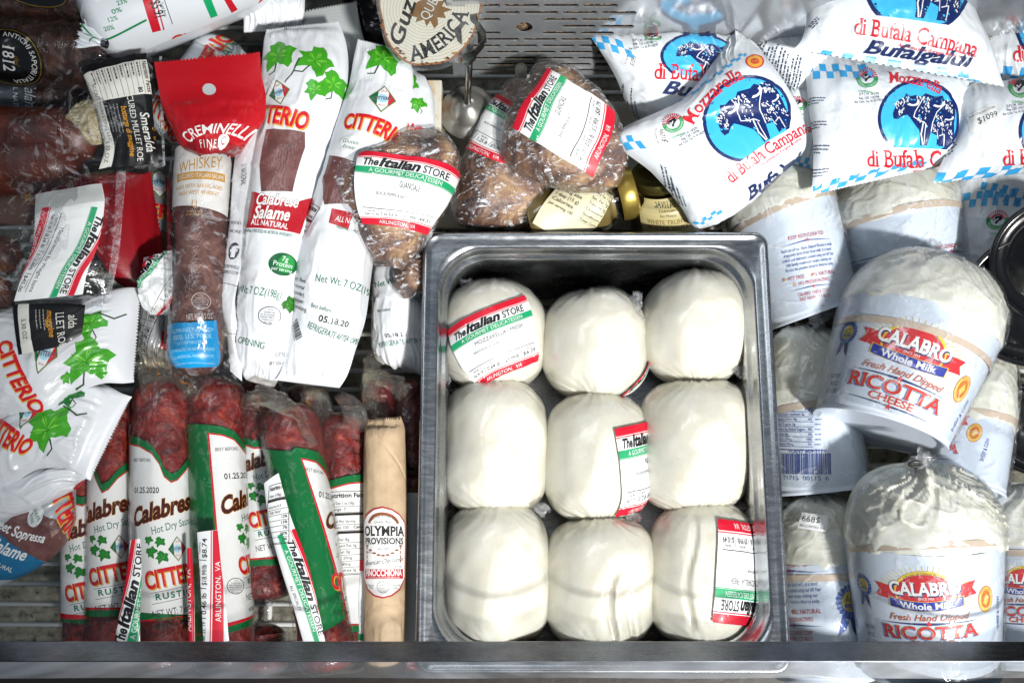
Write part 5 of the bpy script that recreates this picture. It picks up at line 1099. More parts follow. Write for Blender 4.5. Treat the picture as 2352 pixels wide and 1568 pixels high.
def m1(A):
    c = lambda p: p
    for k, (x, y) in enumerate(((250, 65), (258, 44), (268, 25), (280, 5))): A.at(x, y, 22).text(('20%', '12%', '0%', '23%')[k], 0, 0, 10, GG, 3, w=22, b=.01)
    A.lp([(238, 92), (290, 70), (336, 46)], 2.4, GG, 2); A.pp([(322, -20), (345, -20), (370, 70), (350, 75)], GRd, 1); A.pp([(352, -20), (354, -20), (378, 68), (375, 70)], GRd, 1)
    A.at(362, 22, -72).text('$5.91', 0, 0, 20, M(BLK, 'gloss'), 3, w=42, b=.01); A.at(376, 22, -72).text('Total Price', 0, 0, 6, M(BLK, 'gloss'), 3, w=34); A.lp([(376, -5), (396, 55)], 1.4, M(BLK, 'gloss'), 2)
    A.pp([(458, -20), (478, -20), (500, 36), (484, 42)], M('#18a065', 'gloss'), 1); A.pp([(504, -20), (520, -20), (546, 22), (532, 30)], GRd, 1)
    A.lp([(372, 140), (385, 122), (405, 112), (430, 112), (470, 118), (505, 120)], 4, GG, 2); A.lp([(572, 92), (574, 70), (590, 50), (620, 35), (660, 20), (700, -5)], 4, GG, 2)
    A.at(440, 136, 10).text('CI', 0, 0, 26, GRd, 3, w=34, b=.04, shd=(M('#c8a03c', 'gloss'), 2, -2)); A.at(635, 52, 25).text('CI', 0, 0, 30, GRd, 3, w=44, b=.04, shd=(M('#c8a03c', 'gloss'), 2, -2))
t = chub('big white mortadella chub at the top with its gathered end pointing left', (200, 62, 620, -110), 100, 0, 6, m1, (.55, .8))
S = Surf(srows([(240, 100, 6, 20, -.9), (222, 92, 15, 20, -.7), (205, 86, 25, 20, -.45), (188, 78, 36, 20, -.3)], perp=(-1, -.35)), 40, 20, 'round', disp=lambda X, Y, H: 2.2*np.sin(X/3.6)*np.clip(Y/20, 0, 1), zig=(0, 1.2)); A = Art(S); [A.lp([(190+k*3, 60+k*9), (228, 90)], 2.5, GG, 2) for k in range(0, 6, 2)]; ge = surf_mesh('gathered_end', S, MO, t, A)
S = Surf(srows([(246, 103, 9, 22, -1), (236, 99, 9, 22, -1)], perp=(-1, -.35)), 20, 4, 'round'); surf_mesh('clip', S, m_steel('clip_steel', '#b0b0b0', .25), ge)

# ---------------------------------------------------------------- dark cured logs at the far left
LOG = m_meat('dark_log', [(.3, '#120805'), (.5, '#33160c'), (.65, '#57301c'), (.8, '#8a5c38')], 45, .0016, .3, 1, 1.6, 90); ORG = m_meat('roe', [(.3, '#260a03'), (.55, '#5e2207'), (.8, '#94410f')], 14, .0012, .3, .7, .8, 40)
GOLD = M('#b08a2c', 'foil')
def log(label, sp, r, z, seed, art=None, mat=LOG):
    S = Surf(rod(*sp, r, z), 50, 80, 'round', disp=meat_disp(seed, 1.3)); t = thing('cured_log', label, 'meat', base_loc(S), 'dark cured meat logs at the far left'); surf_mesh('meat', S, mat, t)
    S2 = Surf(rod(*sp, r+5, z), 50, 70, 'round', disp=lambda X, Y, H: 1+.9*ridge(X/40+vn(X/50, Y/50, seed), Y/60, seed+3)); surf_mesh('wrapper', S2, FILM, t, back=False)
    if art: decal('label', S2, t, art, .001)
log('topmost dark cured log, at the upper left corner above the round black label', (-80, -20, 270, -10), 62, -10, 85, lambda A: (lambda f: (f.ell(0, 0, 75, 36, M('#0c0c0e', 'gloss'), 0), f.ring(0, 0, 73, 34, 2, GOLD, 1)))(A.at(78, -20, 0)))
def l1812(A):
    f = A.at(22, 135, -6); K = M('#0c0c0e', 'gloss'); W = M('#c9c9c4', 'gloss'); f.ell(0, 0, 74, 72, K, 0, 40); f.ring(0, 0, 71, 69, 2.2, GOLD, 1, 40)
    r_ = 56
    f.text('ANTICHI SAPORI ITALIA', 0, 0, 11, W, 2, w=190, warp=lambda p: ((r_+p[1])*math.sin((p[0]+40)/r_+.5), (r_+p[1])*math.cos((p[0]+40)/r_+.5)))
    f.sub(0, 2, -80).text('1812', 0, 0, 24, W, 2, w=62, sf=1, b=.01); f.sub(18, 4, -80).text('del', 0, 0, 11, GOLD, 2, w=22, sh=.3)
log('dark cured log with a round black and gold label at the left edge', (-90, 120, 285, 135), 72, -20, 86, l1812)
log('dark log with a grey printed label under the fish roe pouch', (-60, 240, 200, 215), 48, -46, 87, lambda A: (A.pp([(-40, 190), (85, 190), (95, 300), (-40, 300)], M('#38424a', 'dark'), 0), A.at(72, 228, -85).text('Salame', 0, 0, 24, M('#a8b0b4', 'dark'), 2, w=80, sh=.25), A.at(38, 232, -85).text('ALL NATURAL', 0, 0, 11, M('#a8b0b4', 'dark'), 2, w=100)), )

# fish roe pouches
CLR = m_film('clear_pouch', .02, .0016, 40, (.99, .99, 1), .07, (1, 1, 1), .9, crease=40, cv=.22); CLR2 = m_film('ribbed_pouch_edge', .2, .001, 400, (.97, .98, 1), .15)
def roe_label(f, w, h):
    """f reads down the pouch: w along the reading direction"""
    K, W = M('#08080a', 'label'), M('#d9d8cf', 'label'); Y = M('#c88a1e', 'label')
    f.rect(0, 0, w, h, K, 0, r=6); f.rect(0, -h*.36, w*.96, h*.2, W, 1); f.rect(-w*.3, h*.02, w*.34, h*.88, W, 1.3)
    f.text('Nutrition Facts', -w*.3, h*.42, h*.055, K, 3, w=w*.31, b=.02)
    for k in range(9): f.rect(-w*.3, h*(.36-.075*k), w*.32, .8, K, 2); f.bars(-w*.45, h*(.325-.075*k), w*.28, 1, 5, 2.6, K, 2, k)
    f.text('80', -w*.17, h*.3, h*.06, K, 3, w=12, b=.03)
    f.text('SCOUT MARKETING LLC', -w*.02, -h*.31, h*.05, K, 3, w=w*.6); f.text('PO BOX 1662  22199 LORTON (VA)', -w*.08, -h*.41, h*.045, K, 3, w=w*.68); f.text('5.30 OZ', w*.36, -h*.37, h*.06, K, 3, w=w*.17)
    f.text('CURED MULLET ROE', w*.16, h*.13, h*.085, W, 3, w=w*.6, sf=1); f.text('Smeralda', w*.2, h*.3, h*.13, W, 3, w=w*.36, b=.01, sh=.1); f.text('bottarga di muggine', w*.18, h*.02, h*.07, Y, 3, w=w*.46, b=.015, sh=.2)
    for k in range(7): a = math.radians(20+k*23); f.line([(w*.2+9*math.cos(a), h*.36+9*math.sin(a)), (w*.2+15*math.cos(a), h*.36+15*math.sin(a))], 1.4, Y, 2)
    for k in range(4): f.bars(-w*.08, -h*(.06+.05*k), w*.5, 1, 5, 2, M('#8a8a86', 'label'), 2, 10+k)
t = thing('fish_roe_pouch', 'clear pouch of orange-brown fish roe under a curled black and white label', 'pouch', P(160, 300, -.04), 'clear fish roe pouches')
for k, (sp, r) in enumerate((((-90, 300, 236, 318), 58), ((-90, 400, 190, 368), 62))): S = Surf(rod(*sp, r, -10-k*4, None, .4, 1.3), 40, 70, 'round', disp=lambda X, Y, H: 1.3*vn(X/60, Y/90, 5+k)+.8*ridge(X/30, Y/300, k)); surf_mesh('roe_lobe', S, ORG, t)
TIEM = m_meat('roe_skin', [(.3, '#6a5a38'), (.5, '#b8ab86'), (.7, '#d8d0b4')], 60, .0012, .4, .7); S = Surf(srows([(170, 258, 22, 14, -.6), (195, 262, 34, 14, -.6), (215, 280, 44, 14, -.5), (232, 305, 34, 14, -.5), (240, 322, 10, 14, -.5)], perp=(1, .6)), 40, 40, 'round', disp=crumple(2.6, 14, 4)); surf_mesh('pale_skin_end', S, TIEM, t)
S = Surf([(180, 132, 345, 120, 20, 1), (90, 220, 365, 250, 18, 16), (0, 320, 375, 330, 16, 22), (0, 400, 378, 375, 12, 14), (60, 470, 378, 388, 6, 1)], 50, 50, 'pillow', disp=crumple(1.6, 40, 8)); surf_mesh('clear_pouch', S, CLR, t, back=False)
S = Surf([(186, 158, 336, 122, 26, 1), (208, 215, 345, 190, 30, 3), (232, 300, 355, 300, 28, 3), (240, 345, 362, 350, 28, 3), (224, 392, 364, 374, 26, 1)], 30, 50, 'pillow', p=2, q=.6, disp=crumple(1.5, 55, 12), zig=(0, 0)); A = Art(S); roe_label(A.at(285, 258, -83), 262, 148); surf_mesh('label', S, M('#0c0c0e', 'label'), t, A)
S = Surf([(372, 130, 380, 380, 22, 1), (366, 130, 374, 382, 22, 1)], 30, 4, 'pillow'); surf_mesh('ribbed_seal', S, CLR2, t, back=False)
t = thing('fish_roe_pouch', 'second fish roe pouch, only the end of its black label visible under the clear pouch', 'pouch', P(110, 760, 0), 'clear fish roe pouches')
S = Surf([(196, 700, 188, 768, 31, .5), (140, 696, 150, 790, 33, 2), (70, 698, 86, 806, 33, 2), (30, 700, 42, 815, 31, .5)], 30, 30, 'pillow', disp=crumple(.7, 50, 3)); A = Art(S); f = A.at(115, 690, -82); K, W = M('#08080a', 'label'), M('#d9d8cf', 'label')
f = A.at(112, 752, -84); f.text('LLET ROE', 10, 26, 17, W, 3, w=82, sf=1); f.text('muggine', -8, 6, 13, M('#c88a1e', 'label'), 3, w=60, b=.015, sh=.2); [f.bars(-40, -8-8*k, 80, 1, 5, 2.4, M('#9a9a96', 'label'), 2, 30+k) for k in range(3)]; f.text('alda', -6, 52, 18, W, 3, w=34, sh=.1)
f.rect(0, -52, 130, 26, W, 1); f.text('5.30 OZ', 0, -52, 10, K, 3, w=40)
surf_mesh('label', S, K, t, A)

# ---------------------------------------------------------------- clear pouch with the long price sticker
t = thing('vacuum_pouch', 'clear vacuum pouch with an upright price sticker for items sold by weight', 'pouch', P(130, 560, 0), None)
for i, (sp, r) in enumerate((((-60, 560, 48, 600), 40), ((-60, 690, 30, 660), 38))): S = Surf(rod(*sp, r, 4, None, .5, .9), 30, 40, 'round', disp=meat_disp(90+i, 1.4)); surf_mesh('meat_piece', S, m_meat('brown_piece', [(.3, '#1c0a06'), (.5, '#4a2312'), (.7, '#8a5a30'), (.85, '#b08850')], 50, .0014), t)
S = Surf([(-40, 425, 290, 392, 16, 1), (-40, 470, 285, 440, 20, 12), (-50, 560, 270, 560, 22, 16), (-60, 650, 248, 650, 20, 10), (-60, 720, 236, 708, 14, 1)], 54, 60, 'pillow', disp=crumple(1.6, 45, 21)); surf_mesh('clear_pouch', S, CLR, t, back=False)
S = Surf([(82, 448, 234, 422, 30, .6), (80, 500, 240, 470, 34, 2.5), (76, 560, 226, 560, 33, 2.5), (52, 630, 202, 620, 33, 2.5), (32, 692, 190, 676, 30, .6)], 30, 50, 'pillow', p=2, q=.6, disp=crumple(.7, 70, 23)); A = Art(S); A.pp([(82, 448), (234, 422), (238, 462), (82, 492)], M('#c4c7c4', 'label'), 0); italian(A.at(138, 582, -102), 215, 152, title='', vals=('Feb 13, 20', '0.36 lb', '$125.00/lb', '$45.00')); A.at(120, 585, -101).text('Miscellaneous by Weight Items', 10, -4, 9, M(BLK, 'label'), 3, w=150); surf_mesh('label', S, M(WH, 'label'), t, A)
for nm, rw in (('ribbed_seal', [(268, 396, 290, 392, 18, .3), (258, 560, 276, 560, 22, .3), (238, 700, 250, 700, 16, .3)]), ('ribbed_seal', [(30, 702, 32, 720, 18, .3), (130, 698, 132, 718, 20, .3), (236, 686, 238, 708, 18, .3)])): S = Surf(rw, 6, 40, 'pillow'); surf_mesh(nm, S, CLR2, t, back=False)

# ---------------------------------------------------------------- red topped salami pouches
RP = M('#b4141f', 'poly'); GOL = M('#c8922a', 'label')
def pouch_shell(t, rows, art, seed, mat=RP, rib=.3, seal=(56, 0), zig=(1, 0), **k):
    S = Surf(rows, 60, 50, 'pillow', disp=crumple(1.0, 60, seed, 1.0, 40, seal, rib), zig=zig, **k); A = Art(S)
    if art: art(A)
    return surf_mesh('pouch_top', S, mat, t, A), S
t = thing('salami_pouch', 'salami pouch with a punched red top, gold-lettered white label and blue lower label', 'pouch', P(470, 500, -.02), 'red topped salami pouches')
BRS = m_meat('brown_salami', [(.25, '#2c1512'), (.45, '#553029'), (.6, '#7c564a'), (.75, '#a08478')], 34, .0009, .4, .7, 1.5, 90)
S = Surf(rod(470, 320, 452, 862, 58, 6, None, .5, .9), 50, 90, 'round', disp=lambda X, Y, H: .9*vn(X/40, Y/60, 3)+.35*ridge(X/25, Y/30, 5)); surf_mesh('salami', S, BRS, t)
S2 = Surf(rod(470, 320, 452, 862, 61, 6, None, .5, .9), 50, 90, 'round', disp=lambda X, Y, H: 1.2+.4*vn(X/40, Y/60, 3))
def wl(A):
    W = M('#e4e2dc', 'label'); A.pp([(404, 335), (520, 342), (532, 400), (520, 500), (392, 498), (396, 400)], W, 0)
    A.at(462, 376, 0).text('WHISKEY', -4, 0, 24, GOL, 2, w=96, sh=.15, warp=lambda p: (p[0], p[1]+p[0]*.14)); f = A.at(460, 404, 0); f.rect(0, 0, 112, 18, GOL, 1); f.text('UNCURED ITALIAN SALAMI', 0, 0, 10, W, 2, w=104)
    for i, t_ in enumerate(('MADE WITH BARREL AGED', 'HIGH WEST WHISKEY')): A.at(455, 428+i*15, 0).text(t_, 0, 0, 8.5, GOL, 2, w=(108, 90)[i], b=.01)
    f = A.at(448, 470, 0); f.line([(-4, 8), (-5, -2), (0, -10), (5, -2), (4, 8)], 2, GOL, 2); f.text('DISTILLERY', 0, -17, 4.5, GOL, 2, w=32); f.text('PARK CITY UTAH', 0, -24, 4, GOL, 2, w=36)
decal('label', S2, t, wl)
def bl(A):
    B = M('#1290cc', 'poly'); A.pp([(388, 742), (440, 742), (494, 737), (500, 800), (498, 840), (440, 842), (380, 838), (380, 780)], B, 0); W = M('#9fd0e4', 'poly')
    for i, (t_, h_, w_2) in enumerate((('HUMANELY-RAISED*', 9, 92), ('100% U.S. PORK', 10, 84), ('NO ANTIBIOTICS*', 6, 62), ('NO NITRATES OR NITRITES ADDED', 5.5, 96), ('NO ARTIFICIAL INGREDIENTS', 5.5, 90), ('EXCEPT FOR THOSE NATURALLY OCCURRING IN SEA SALT AND CELERY POWDER', 3.5, 100))): A.at(440, 758+i*14.5, 3).text(t_, 0, 0, h_, W, 2, w=w_2)
    usda(A.at(462, 692, 0), 20, '34644', M('#b8b4b0', 'poly')); A.at(458, 727, 3).text('NET WT 5.5 OZ', 0, 0, 12, M('#b8b4b0', 'poly'), 2, w=54)
decal('lower_label', S2, t, bl)
def rt(A):
    W = M('#ecebe8', 'poly'); D = M('#8f1018', 'poly'); A.pp([(420, 345), (560, 345), (545, 385), (490, 415), (450, 385)], D, .5)
    A.at(490, 295, 8).text('CREMINELLI', 2, 0, 32, W, 3, w=150, b=.01, warp=arc_warp(300, 0, 0)); A.at(478, 328, 2).text('FINE', 0, 0, 10, W, 3, w=34, track=.3); f = A.at(513, 324, 0); f.ell(0, 2, 10, 14, W, 2); f.text('C', 0, 2, 15, D, 3, w=9)
    f = A.at(480, 206, 0); f.ell(0, 0, 13, 15, M('#b9bfc0', 'label'), 2)
pouch_shell(t, [(354, 145, 597, 122, 30, 1), (360, 180, 600, 165, 30, 3), (372, 240, 611, 232, 30, 8), (392, 290, 605, 280, 28, 16), (412, 332, 575, 318, 27, 19), (432, 348, 556, 342, 27, 18), (462, 360, 525, 357, 26, 15)], rt, 91, seal=(120, 0), rib=.18)
SP = M('#e2e4e6', 'poly')
S = Surf([(545, 330, 606, 262, 16, 1), (535, 400, 585, 390, 14, 4), (528, 500, 578, 500, 10, 5), (515, 600, 560, 600, 8, 5), (505, 680, 540, 690, 6, 5), (520, 760, 548, 760, 2, 4), (528, 850, 556, 875, -6, 1)], 20, 80, 'pillow', disp=crumple(.8, 30, 92)); A = Art(S)
K_ = M('#22242a', 'poly'); A.at(560, 318, -78).text('CREMINELLI', -10, 0, 12, M('#b4141f', 'poly'), 2, w=70); A.at(560, 400, -78).text('11 NATIONAL', 0, 0, 11, K_, 2, w=52, sh=.2)
f = A.at(515+22, 577, 0); f.ell(0, 0, 11, 20, K_, 2); f.text('f', 0, -1, 24, SP, 3, w=11, b=.05)
for x, y, s_, ww_ in ((542, 512, 'FOOD', 22), (540, 532, 'MORE', 24), (530, 612, '@CREMINELLI', 36), (528, 625, 'CREMINELLI.COM', 36)): A.at(x, y, -5).text(s_, 0, 0, 7, K_, 2, w=ww_)
A.lp([(508, 650), (545, 658)], 1.2, K_); A.lp([(522, 765), (545, 768)], 1.2, K_); surf_mesh('side_panel', S, SP, t, A)
S = Surf([(395, 330, 600, 300, 20, 10), (386, 420, 585, 400, 18, 24), (384, 600, 560, 600, 16, 26), (380, 740, 535, 740, 12, 24), (376, 830, 548, 840, 4, 14), (396, 872, 558, 884, -4, 1)], 50, 80, 'pillow', disp=crumple(1.0, 34, 93, 1.2)); surf_mesh('clear_pouch', S, CLR, t, back=False)
t = thing('salami_pouch', 'second red-topped pouch lying crossways in shade under the clear vacuum pouch', 'pouch', P(300, 520, -.04), 'red topped salami pouches')
pouch_shell(t, mat=M('#8c0f1a', 'poly'), rows=[(345, 395, 385, 640, -34, 1), (330, 400, 368, 650, -32, 3), (285, 395, 325, 670, -26, 10), (220, 400, 270, 650, -22, 14), (150, 400, 200, 560, -22, 14), (60, 420, 100, 520, -24, 12), (-40, 440, -20, 520, -26, 8)], art=lambda A: (A.pp([(-40, 430), (110, 395), (120, 560), (-40, 560)], M('#5a4034', 'poly'), .5), (lambda f: (f.ell(0, 0, 20, 14, M('#b9a8a0', 'poly'), 1), f.text('C', 0, 0, 16, RP, 2, w=12)))(A.at(160, 425, -70)), A.at(60, 440, -75).text('WHISKEY', 0, 0, 22, GOL, 2, w=90)), seed=94, seal=(100, 0))  # darker red than the front pouch, painting in the shade it lies in
# crumpled torn label
t = thing('crumpled_label', 'crumpled torn white and red price label beside the brown salami', 'label', P(355, 650, -.01), None)
S = Surf([(330, 592, 395, 575, 4, 1), (326, 625, 404, 610, 8, 6), (318, 660, 408, 655, 10, 6), (330, 700, 395, 695, 4, 5), (345, 722, 380, 725, -4, 1)], 40, 50, 'pillow', disp=crumple(3.0, 22, 95)); A = Art(S); f = A.at(352, 640, -120+175); 
italian(A.at(372, 622, 60), 190, 112, vals=('', '0.61 lb', '$18.99/lb', '$11.58')); surf_mesh('paper', S, M(WH, 'label'), t, A, back=False)
# ---------------------------------------------------------------- guanciale in cling wrap
GUA = m_meat('cured_pork', [(.28, '#1c0f0b'), (.42, '#4a281a'), (.52, '#80583a'), (.63, '#b08c60'), (.78, '#ccb48c')], 26, .0016, .35, 1, 1.6, 80)
CW = m_film('tight_cling_wrap', .10, .003, 80, (1, 1, 1), .08, (1, 1.8, 1), .8, crease=55)  # white crease streaks also paint in highlights on the crinkled wrap
def pork(label, rows, seed, lab, extra=None, mat=GUA):
    S = Surf(rows, 70, 70, 'pillow', p=2.3, q=.5, disp=lambda X, Y, H: 2.2*vn(X/55, Y/55, seed)+1.2*ridge(X/60, Y/50, seed+1)); t = thing('wrapped_pork', label, 'meat', base_loc(S), 'cured pork pieces in cling wrap with price stickers')
    surf_mesh('meat', S, mat, t)
    R2 = [(a-4, b_-(3 if i == 0 else 0), c+4, d, e, f+2) for i, (a, b_, c, d, e, f) in enumerate(rows)]
    S2 = Surf(R2, 90, 90, 'pillow', p=2.3, q=.5, disp=lambda X, Y, H: 1.0+1.5*vn(X/55, Y/55, seed)+1.0*ridge(X/60, Y/50, seed+1)+.9*ridge((X+Y)/16+vn(X/30, Y/30, 5)*1.5, (Y-X)/34, seed+6)+.7*ridge(X/30, Y/9+vn(X/20, Y/20, 2)*2, seed+7)); surf_mesh('cling_wrap', S2, CW, t, back=False)
    S3 = Surf(R2, 50, 50, 'pillow', p=2.3, q=.5, disp=lambda X, Y, H: 2.2+1.5*vn(X/55, Y/55, seed)+.8*ridge(X/60, Y/50, seed+1))
    if lab: decal('label', S3, t, lab, .0008)
    return t
GV = dict(title='GUANCIALE', sub='BLACK PEPPER & SALT')
pork('wrapped pork piece furthest back, its sticker half covered by its neighbour', [(1165, 194, 1215, 184, -6, 3), (1130, 240, 1250, 250, -10, 16), (1086, 325, 1262, 345, -16, 22), (1048, 400, 1262, 400, -20, 24), (1040, 450, 1262, 430, -22, 24), (1045, 495, 1215, 505, -28, 18), (1075, 525, 1150, 528, -34, 4)], 3, lambda A: italian(A.at(1152, 300, -28), 172, 130, **{**GV, 'vals': ('Feb 13, 20', '1.25 lb', '$15.99/lb', '$19.98')}))
pork('wrapped pork piece with its sticker turned upright, right of the round steel base', [(1235, 150, 1290, 155, 14, 3), (1205, 195, 1350, 200, 16, 20), (1160, 280, 1415, 270, 16, 26), (1150, 350, 1440, 350, 12, 26), (1210, 410, 1425, 415, 6, 20), (1300, 440, 1390, 442, 2, 4)], 4, lambda A: italian(A.at(1302, 268, 60), 140, 182, **{**GV, 'vals': ('Feb 13, 20', '0.55 lb', '$15.99/lb', '$8.79')}))
pork('small wrapped pork end touching the corner of the steel pan', [(930, 575, 965, 572, -16, 3), (908, 610, 985, 600, -18, 12), (905, 650, 985, 645, -22, 12), (925, 685, 975, 680, -26, 3)], 6, None)
pork('front wrapped pork piece with a level sticker, at the top left corner of the pan', [(925, 305, 1010, 300, 10, 3), (870, 350, 1048, 345, 12, 18), (745, 395, 1052, 400, 12, 24), (750, 440, 1040, 450, 12, 26), (790, 510, 1005, 510, 8, 26), (838, 575, 965, 575, 4, 20), (865, 612, 920, 615, 0, 4)], 5, lambda A: italian(A.at(927, 450, -9), 196, 146, **{**GV, 'vals': ('Feb 13, 20', '0.52 lb', '$15.99/lb', '$8.31')}))

# ---------------------------------------------------------------- sauce jars
m, nt, b, N, L = nmat('jar_glass_tan'); b.inputs['Base Color'].default_value = lin('#8a7240'); b.inputs['Coat Weight'].default_value = 1; b.inputs['Coat Roughness'].default_value = .03; b.inputs['Roughness'].default_value = .5; L.new(ramp_n(nt, noise_n(nt, 60, 4).outputs[0], [(.3, '#6f5a30'), (.7, '#947c4a')]), b.inputs['Base Color']); JT = m
GLD = M('#b39a4c', 'foil'); GLD2 = M('#5c5428', 'foil'); JG = m_film('jar_glass', .0, .0, 20, (.93, .96, .92), .02, (1, 1, 1), 1.2)
def jar(label, base, top, r, z0, z1, lid, art, rl=.86):
    ux, uy = top[0]-base[0], top[1]-base[1]; q = lambda t: (base[0]+ux*t, base[1]+uy*t); zz = lambda t: z0+(z1-z0)*t; pr = (-ux, -uy)
    def R_(l): return srows([(*q(t), r*k, zz(t), -1) for t, k in l], perp=pr)
    S = Surf(R_([(.80, .70), (.76, .72), (.72, .92), (.68, 1), (.3, 1), (.06, 1), (.0, .86)]), 50, 60, 'round'); t = thing('sauce_jar', label, 'jar', base_loc(S), 'glass jars of truffle sauce')
    A = Art(S); surf_mesh('sauce', S, JT, t, cap0=True, cap1=True)
    S2 = Surf(R_([(.84, .76), (.78, .78), (.73, .97), (.68, 1.05), (.3, 1.05), (.04, 1.05), (-.03, .9)]), 50, 60, 'round'); surf_mesh('glass', S2, JG, t, back=True)
    decal('label', S2, t, art, .0006)
    S3 = Surf(R_([(1.02, rl*.97), (1.0, rl), (.87, rl), (.855, rl*.98)]), 50, 12, 'round', disp=lambda X, Y, H: .12*np.sin(X*1.6)); surf_mesh('lid', S3, lid, t, cap0=True); return t
def j1(A):
    W, K = M('#d9d2b0', 'label'), M('#17160f', 'label'); f = A.at(1318, 468, -30); f.rect(8, -10, 135, 150, W, 0); L_ = [('Nutrition', 40, 16), ('Facts', 24, 12)]
    g = f.sub(-52, 62, 0)
    for i, (t_, h_, w_) in enumerate((('Facts', 12, 40), ('10 servings', 9, 50), ('per container', 9, 56), ('Serving size', 10, 62), ('1 tbsp (15 g)', 10, 62), ('Calories', 11, 56), ('per serving 100', 9, 62))): g.text(t_, 0, -i*14, h_*.8, K, 3, al='L', w=w_, b=.015 if i > 2 else 0)
    g = f.sub(28, 62, 0)
    for i, t_ in enumerate(('Amount/serving', 'Total Fat 11g', 'Sat. Fat 7g', 'Trans Fat 0g', 'Cholesterol', 'Sodium', 'Total Carb')): g.text(t_, 0, -i*14, 7, K, 3, al='L', w=46, b=.015); g.rect(24, -i*14-7, 50, .8, K, 2)
    g.rect(24, 8, 52, 4, K, 2)
jar('jar lying slantwise with a gold lid, nutrition label showing', (1215, 512), (1452, 440), 66, -30, -22, GLD, j1)
def j2(A):
    W, K, B_ = M('#b5a877', 'label'), M('#1c2418', 'label'), M('#6a5228', 'label'); f = A.at(1528, 490, 0); f.rect(0, -40, 128, 170, W, 0); f.rect(0, -40, 120, 160, M('#8f7c48', 'label'), .3); f.rect(0, -40, 118, 158, W, .6)
    f.text('SAVITAR', 4, 20, 14, K, 3, w=64, sf=1); f.text('TARTUFI', 4, 6, 7, K, 3, w=40, sf=1); f.text('San Miniato', 4, -6, 6, K, 3, w=38, sh=.4); f.text('WHITE TRUFFLE', 2, -22, 11, B_, 3, w=96, sf=1); f.text('BUTTER SAUCE', 2, -38, 11, B_, 3, w=96, sf=1)
jar('jar standing upright with a dark gold lid, partly behind the diamond-shaped bag', (1545, 530), (1510, 398), 84, -60, -14, GLD2, j2, rl=.72)

# ---------------------------------------------------------------- sign stand
t = thing('sign_stand', 'worn chrome sign stand with a domed round base and spring clip', 'stand', P(1078, 245, -.03))
bc = P(1076, 258, -.014); n_ = 56; pf = [(0, 17), (3, 17), (6, 15.5), (9, 13.5), (13, 10), (15, 7.2), (16.2, 5.5), (19, 4.2), (21, 2.6), (22.2, 1.6), (23, 0)]; R0 = 23.3
V = [bc+np.array([r*math.cos(k*2*math.pi/n_)*1.0, r*math.sin(k*2*math.pi/n_), z])/1000*np.array([1, 1, 1]) for r, z in pf for k in range(n_)]
F = [(j*n_+(i+1) % n_, j*n_+i, (j+1)*n_+i, (j+1)*n_+(i+1) % n_) for j in range(len(pf)-1) for i in range(n_)]
CHD = m_steel('pitted_chrome', '#b8b5ae', .3, (1, 1, 1), rust=.3, dirt=.35); CHD.node_tree.nodes['Principled BSDF'].inputs['Metallic'].default_value = .85; mesh_obj('base_dome', V, F, [0]*len(F), [CHD], t)
top = P(1080, 105, .040); tube('rod', [bc+np.array([0, 0, .016]), (bc+top)/2+np.array([0, 0, .008]), top], .0026, CHROME, t, 14)
def strip(name, pts, w, mat, parent, wd, th=.0008):
    V, F = [], []; wd = np.array(wd, float); wd /= np.linalg.norm(wd); pts = [np.array(p) for p in pts]
    for i, p in enumerate(pts):
        T = pts[min(i+1, len(pts)-1)]-pts[max(i-1, 0)]; nn = np.cross(T, wd); nn /= np.linalg.norm(nn)
        V += [p-wd*w/2-nn*th/2, p+wd*w/2-nn*th/2, p+wd*w/2+nn*th/2, p-wd*w/2+nn*th/2]
    for i in range(len(pts)-1): F += [(4*i+k, 4*i+(k+1) % 4, 4*i+4+(k+1) % 4, 4*i+4+k) for k in range(4)]
    F += [(0, 3, 2, 1), tuple(4*(len(pts)-1)+k for k in range(4))]; return mesh_obj(name, V, F, [0]*len(F), [mat], parent, smooth=False)
zc = .046
strip('clip_band', [P(1046, 132, zc), P(1062, 136, zc+.001), P(1090, 124, zc+.001), P(1112, 98, zc)], .010, CHROME, t, (.1, .25, 1))
strip('clip_jaw', [P(1050, 128, zc), P(1052, 95, zc+.006), P(1050, 68, zc+.007), P(1062, 52, zc+.006), P(1070, 62, zc+.004)], .007, CHROME, t, (1, -.2, .5)); strip('clip_jaw', [P(1108, 100, zc), P(1106, 72, zc+.006), P(1088, 48, zc+.007), P(1086, 34, zc+.007), P(1104, 30, zc+.006)], .007, CHROME, t, (1, -.2, .5))
strip('clip_seat', [P(1060, 134, zc-.004), P(1078, 142, zc-.006), P(1094, 126, zc-.004)], .008, CHROME, t, (.2, .6, 1))
# the sign: a slice of printed card sealed in clear plastic
def disc_outline(k, cx=985, cy=25, n=72):
    o = []
    for i in range(n):
        a = 2*math.pi*i/n; r = k*(1+.03*math.sin(3*a+1)+.018*math.sin(5*a)+.01*math.sin(9*a)); o.append((cx+118*r*math.cos(a)*1.0, cy-128*r*math.sin(a)))
    return o
WD, nt, b, N, L = nmat('sliced_wood_print'); tc = N.new('ShaderNodeTexCoord'); wv = N.new('ShaderNodeTexWave'); wv.wave_type = 'RINGS'; wv.rings_direction = 'Z'; wv.inputs['Scale'].default_value = 130; wv.inputs['Distortion'].default_value = 2.5; wv.inputs['Detail Scale'].default_value = .6; L.new(tc.outputs['Object'], wv.inputs[0]); L.new(ramp_n(nt, wv.outputs[0], [(0, '#d8cbb4'), (.25, '#ebe3d4'), (1, '#efe8da')]), b.inputs['Base Color']); b.inputs['Roughness'].default_value = .4
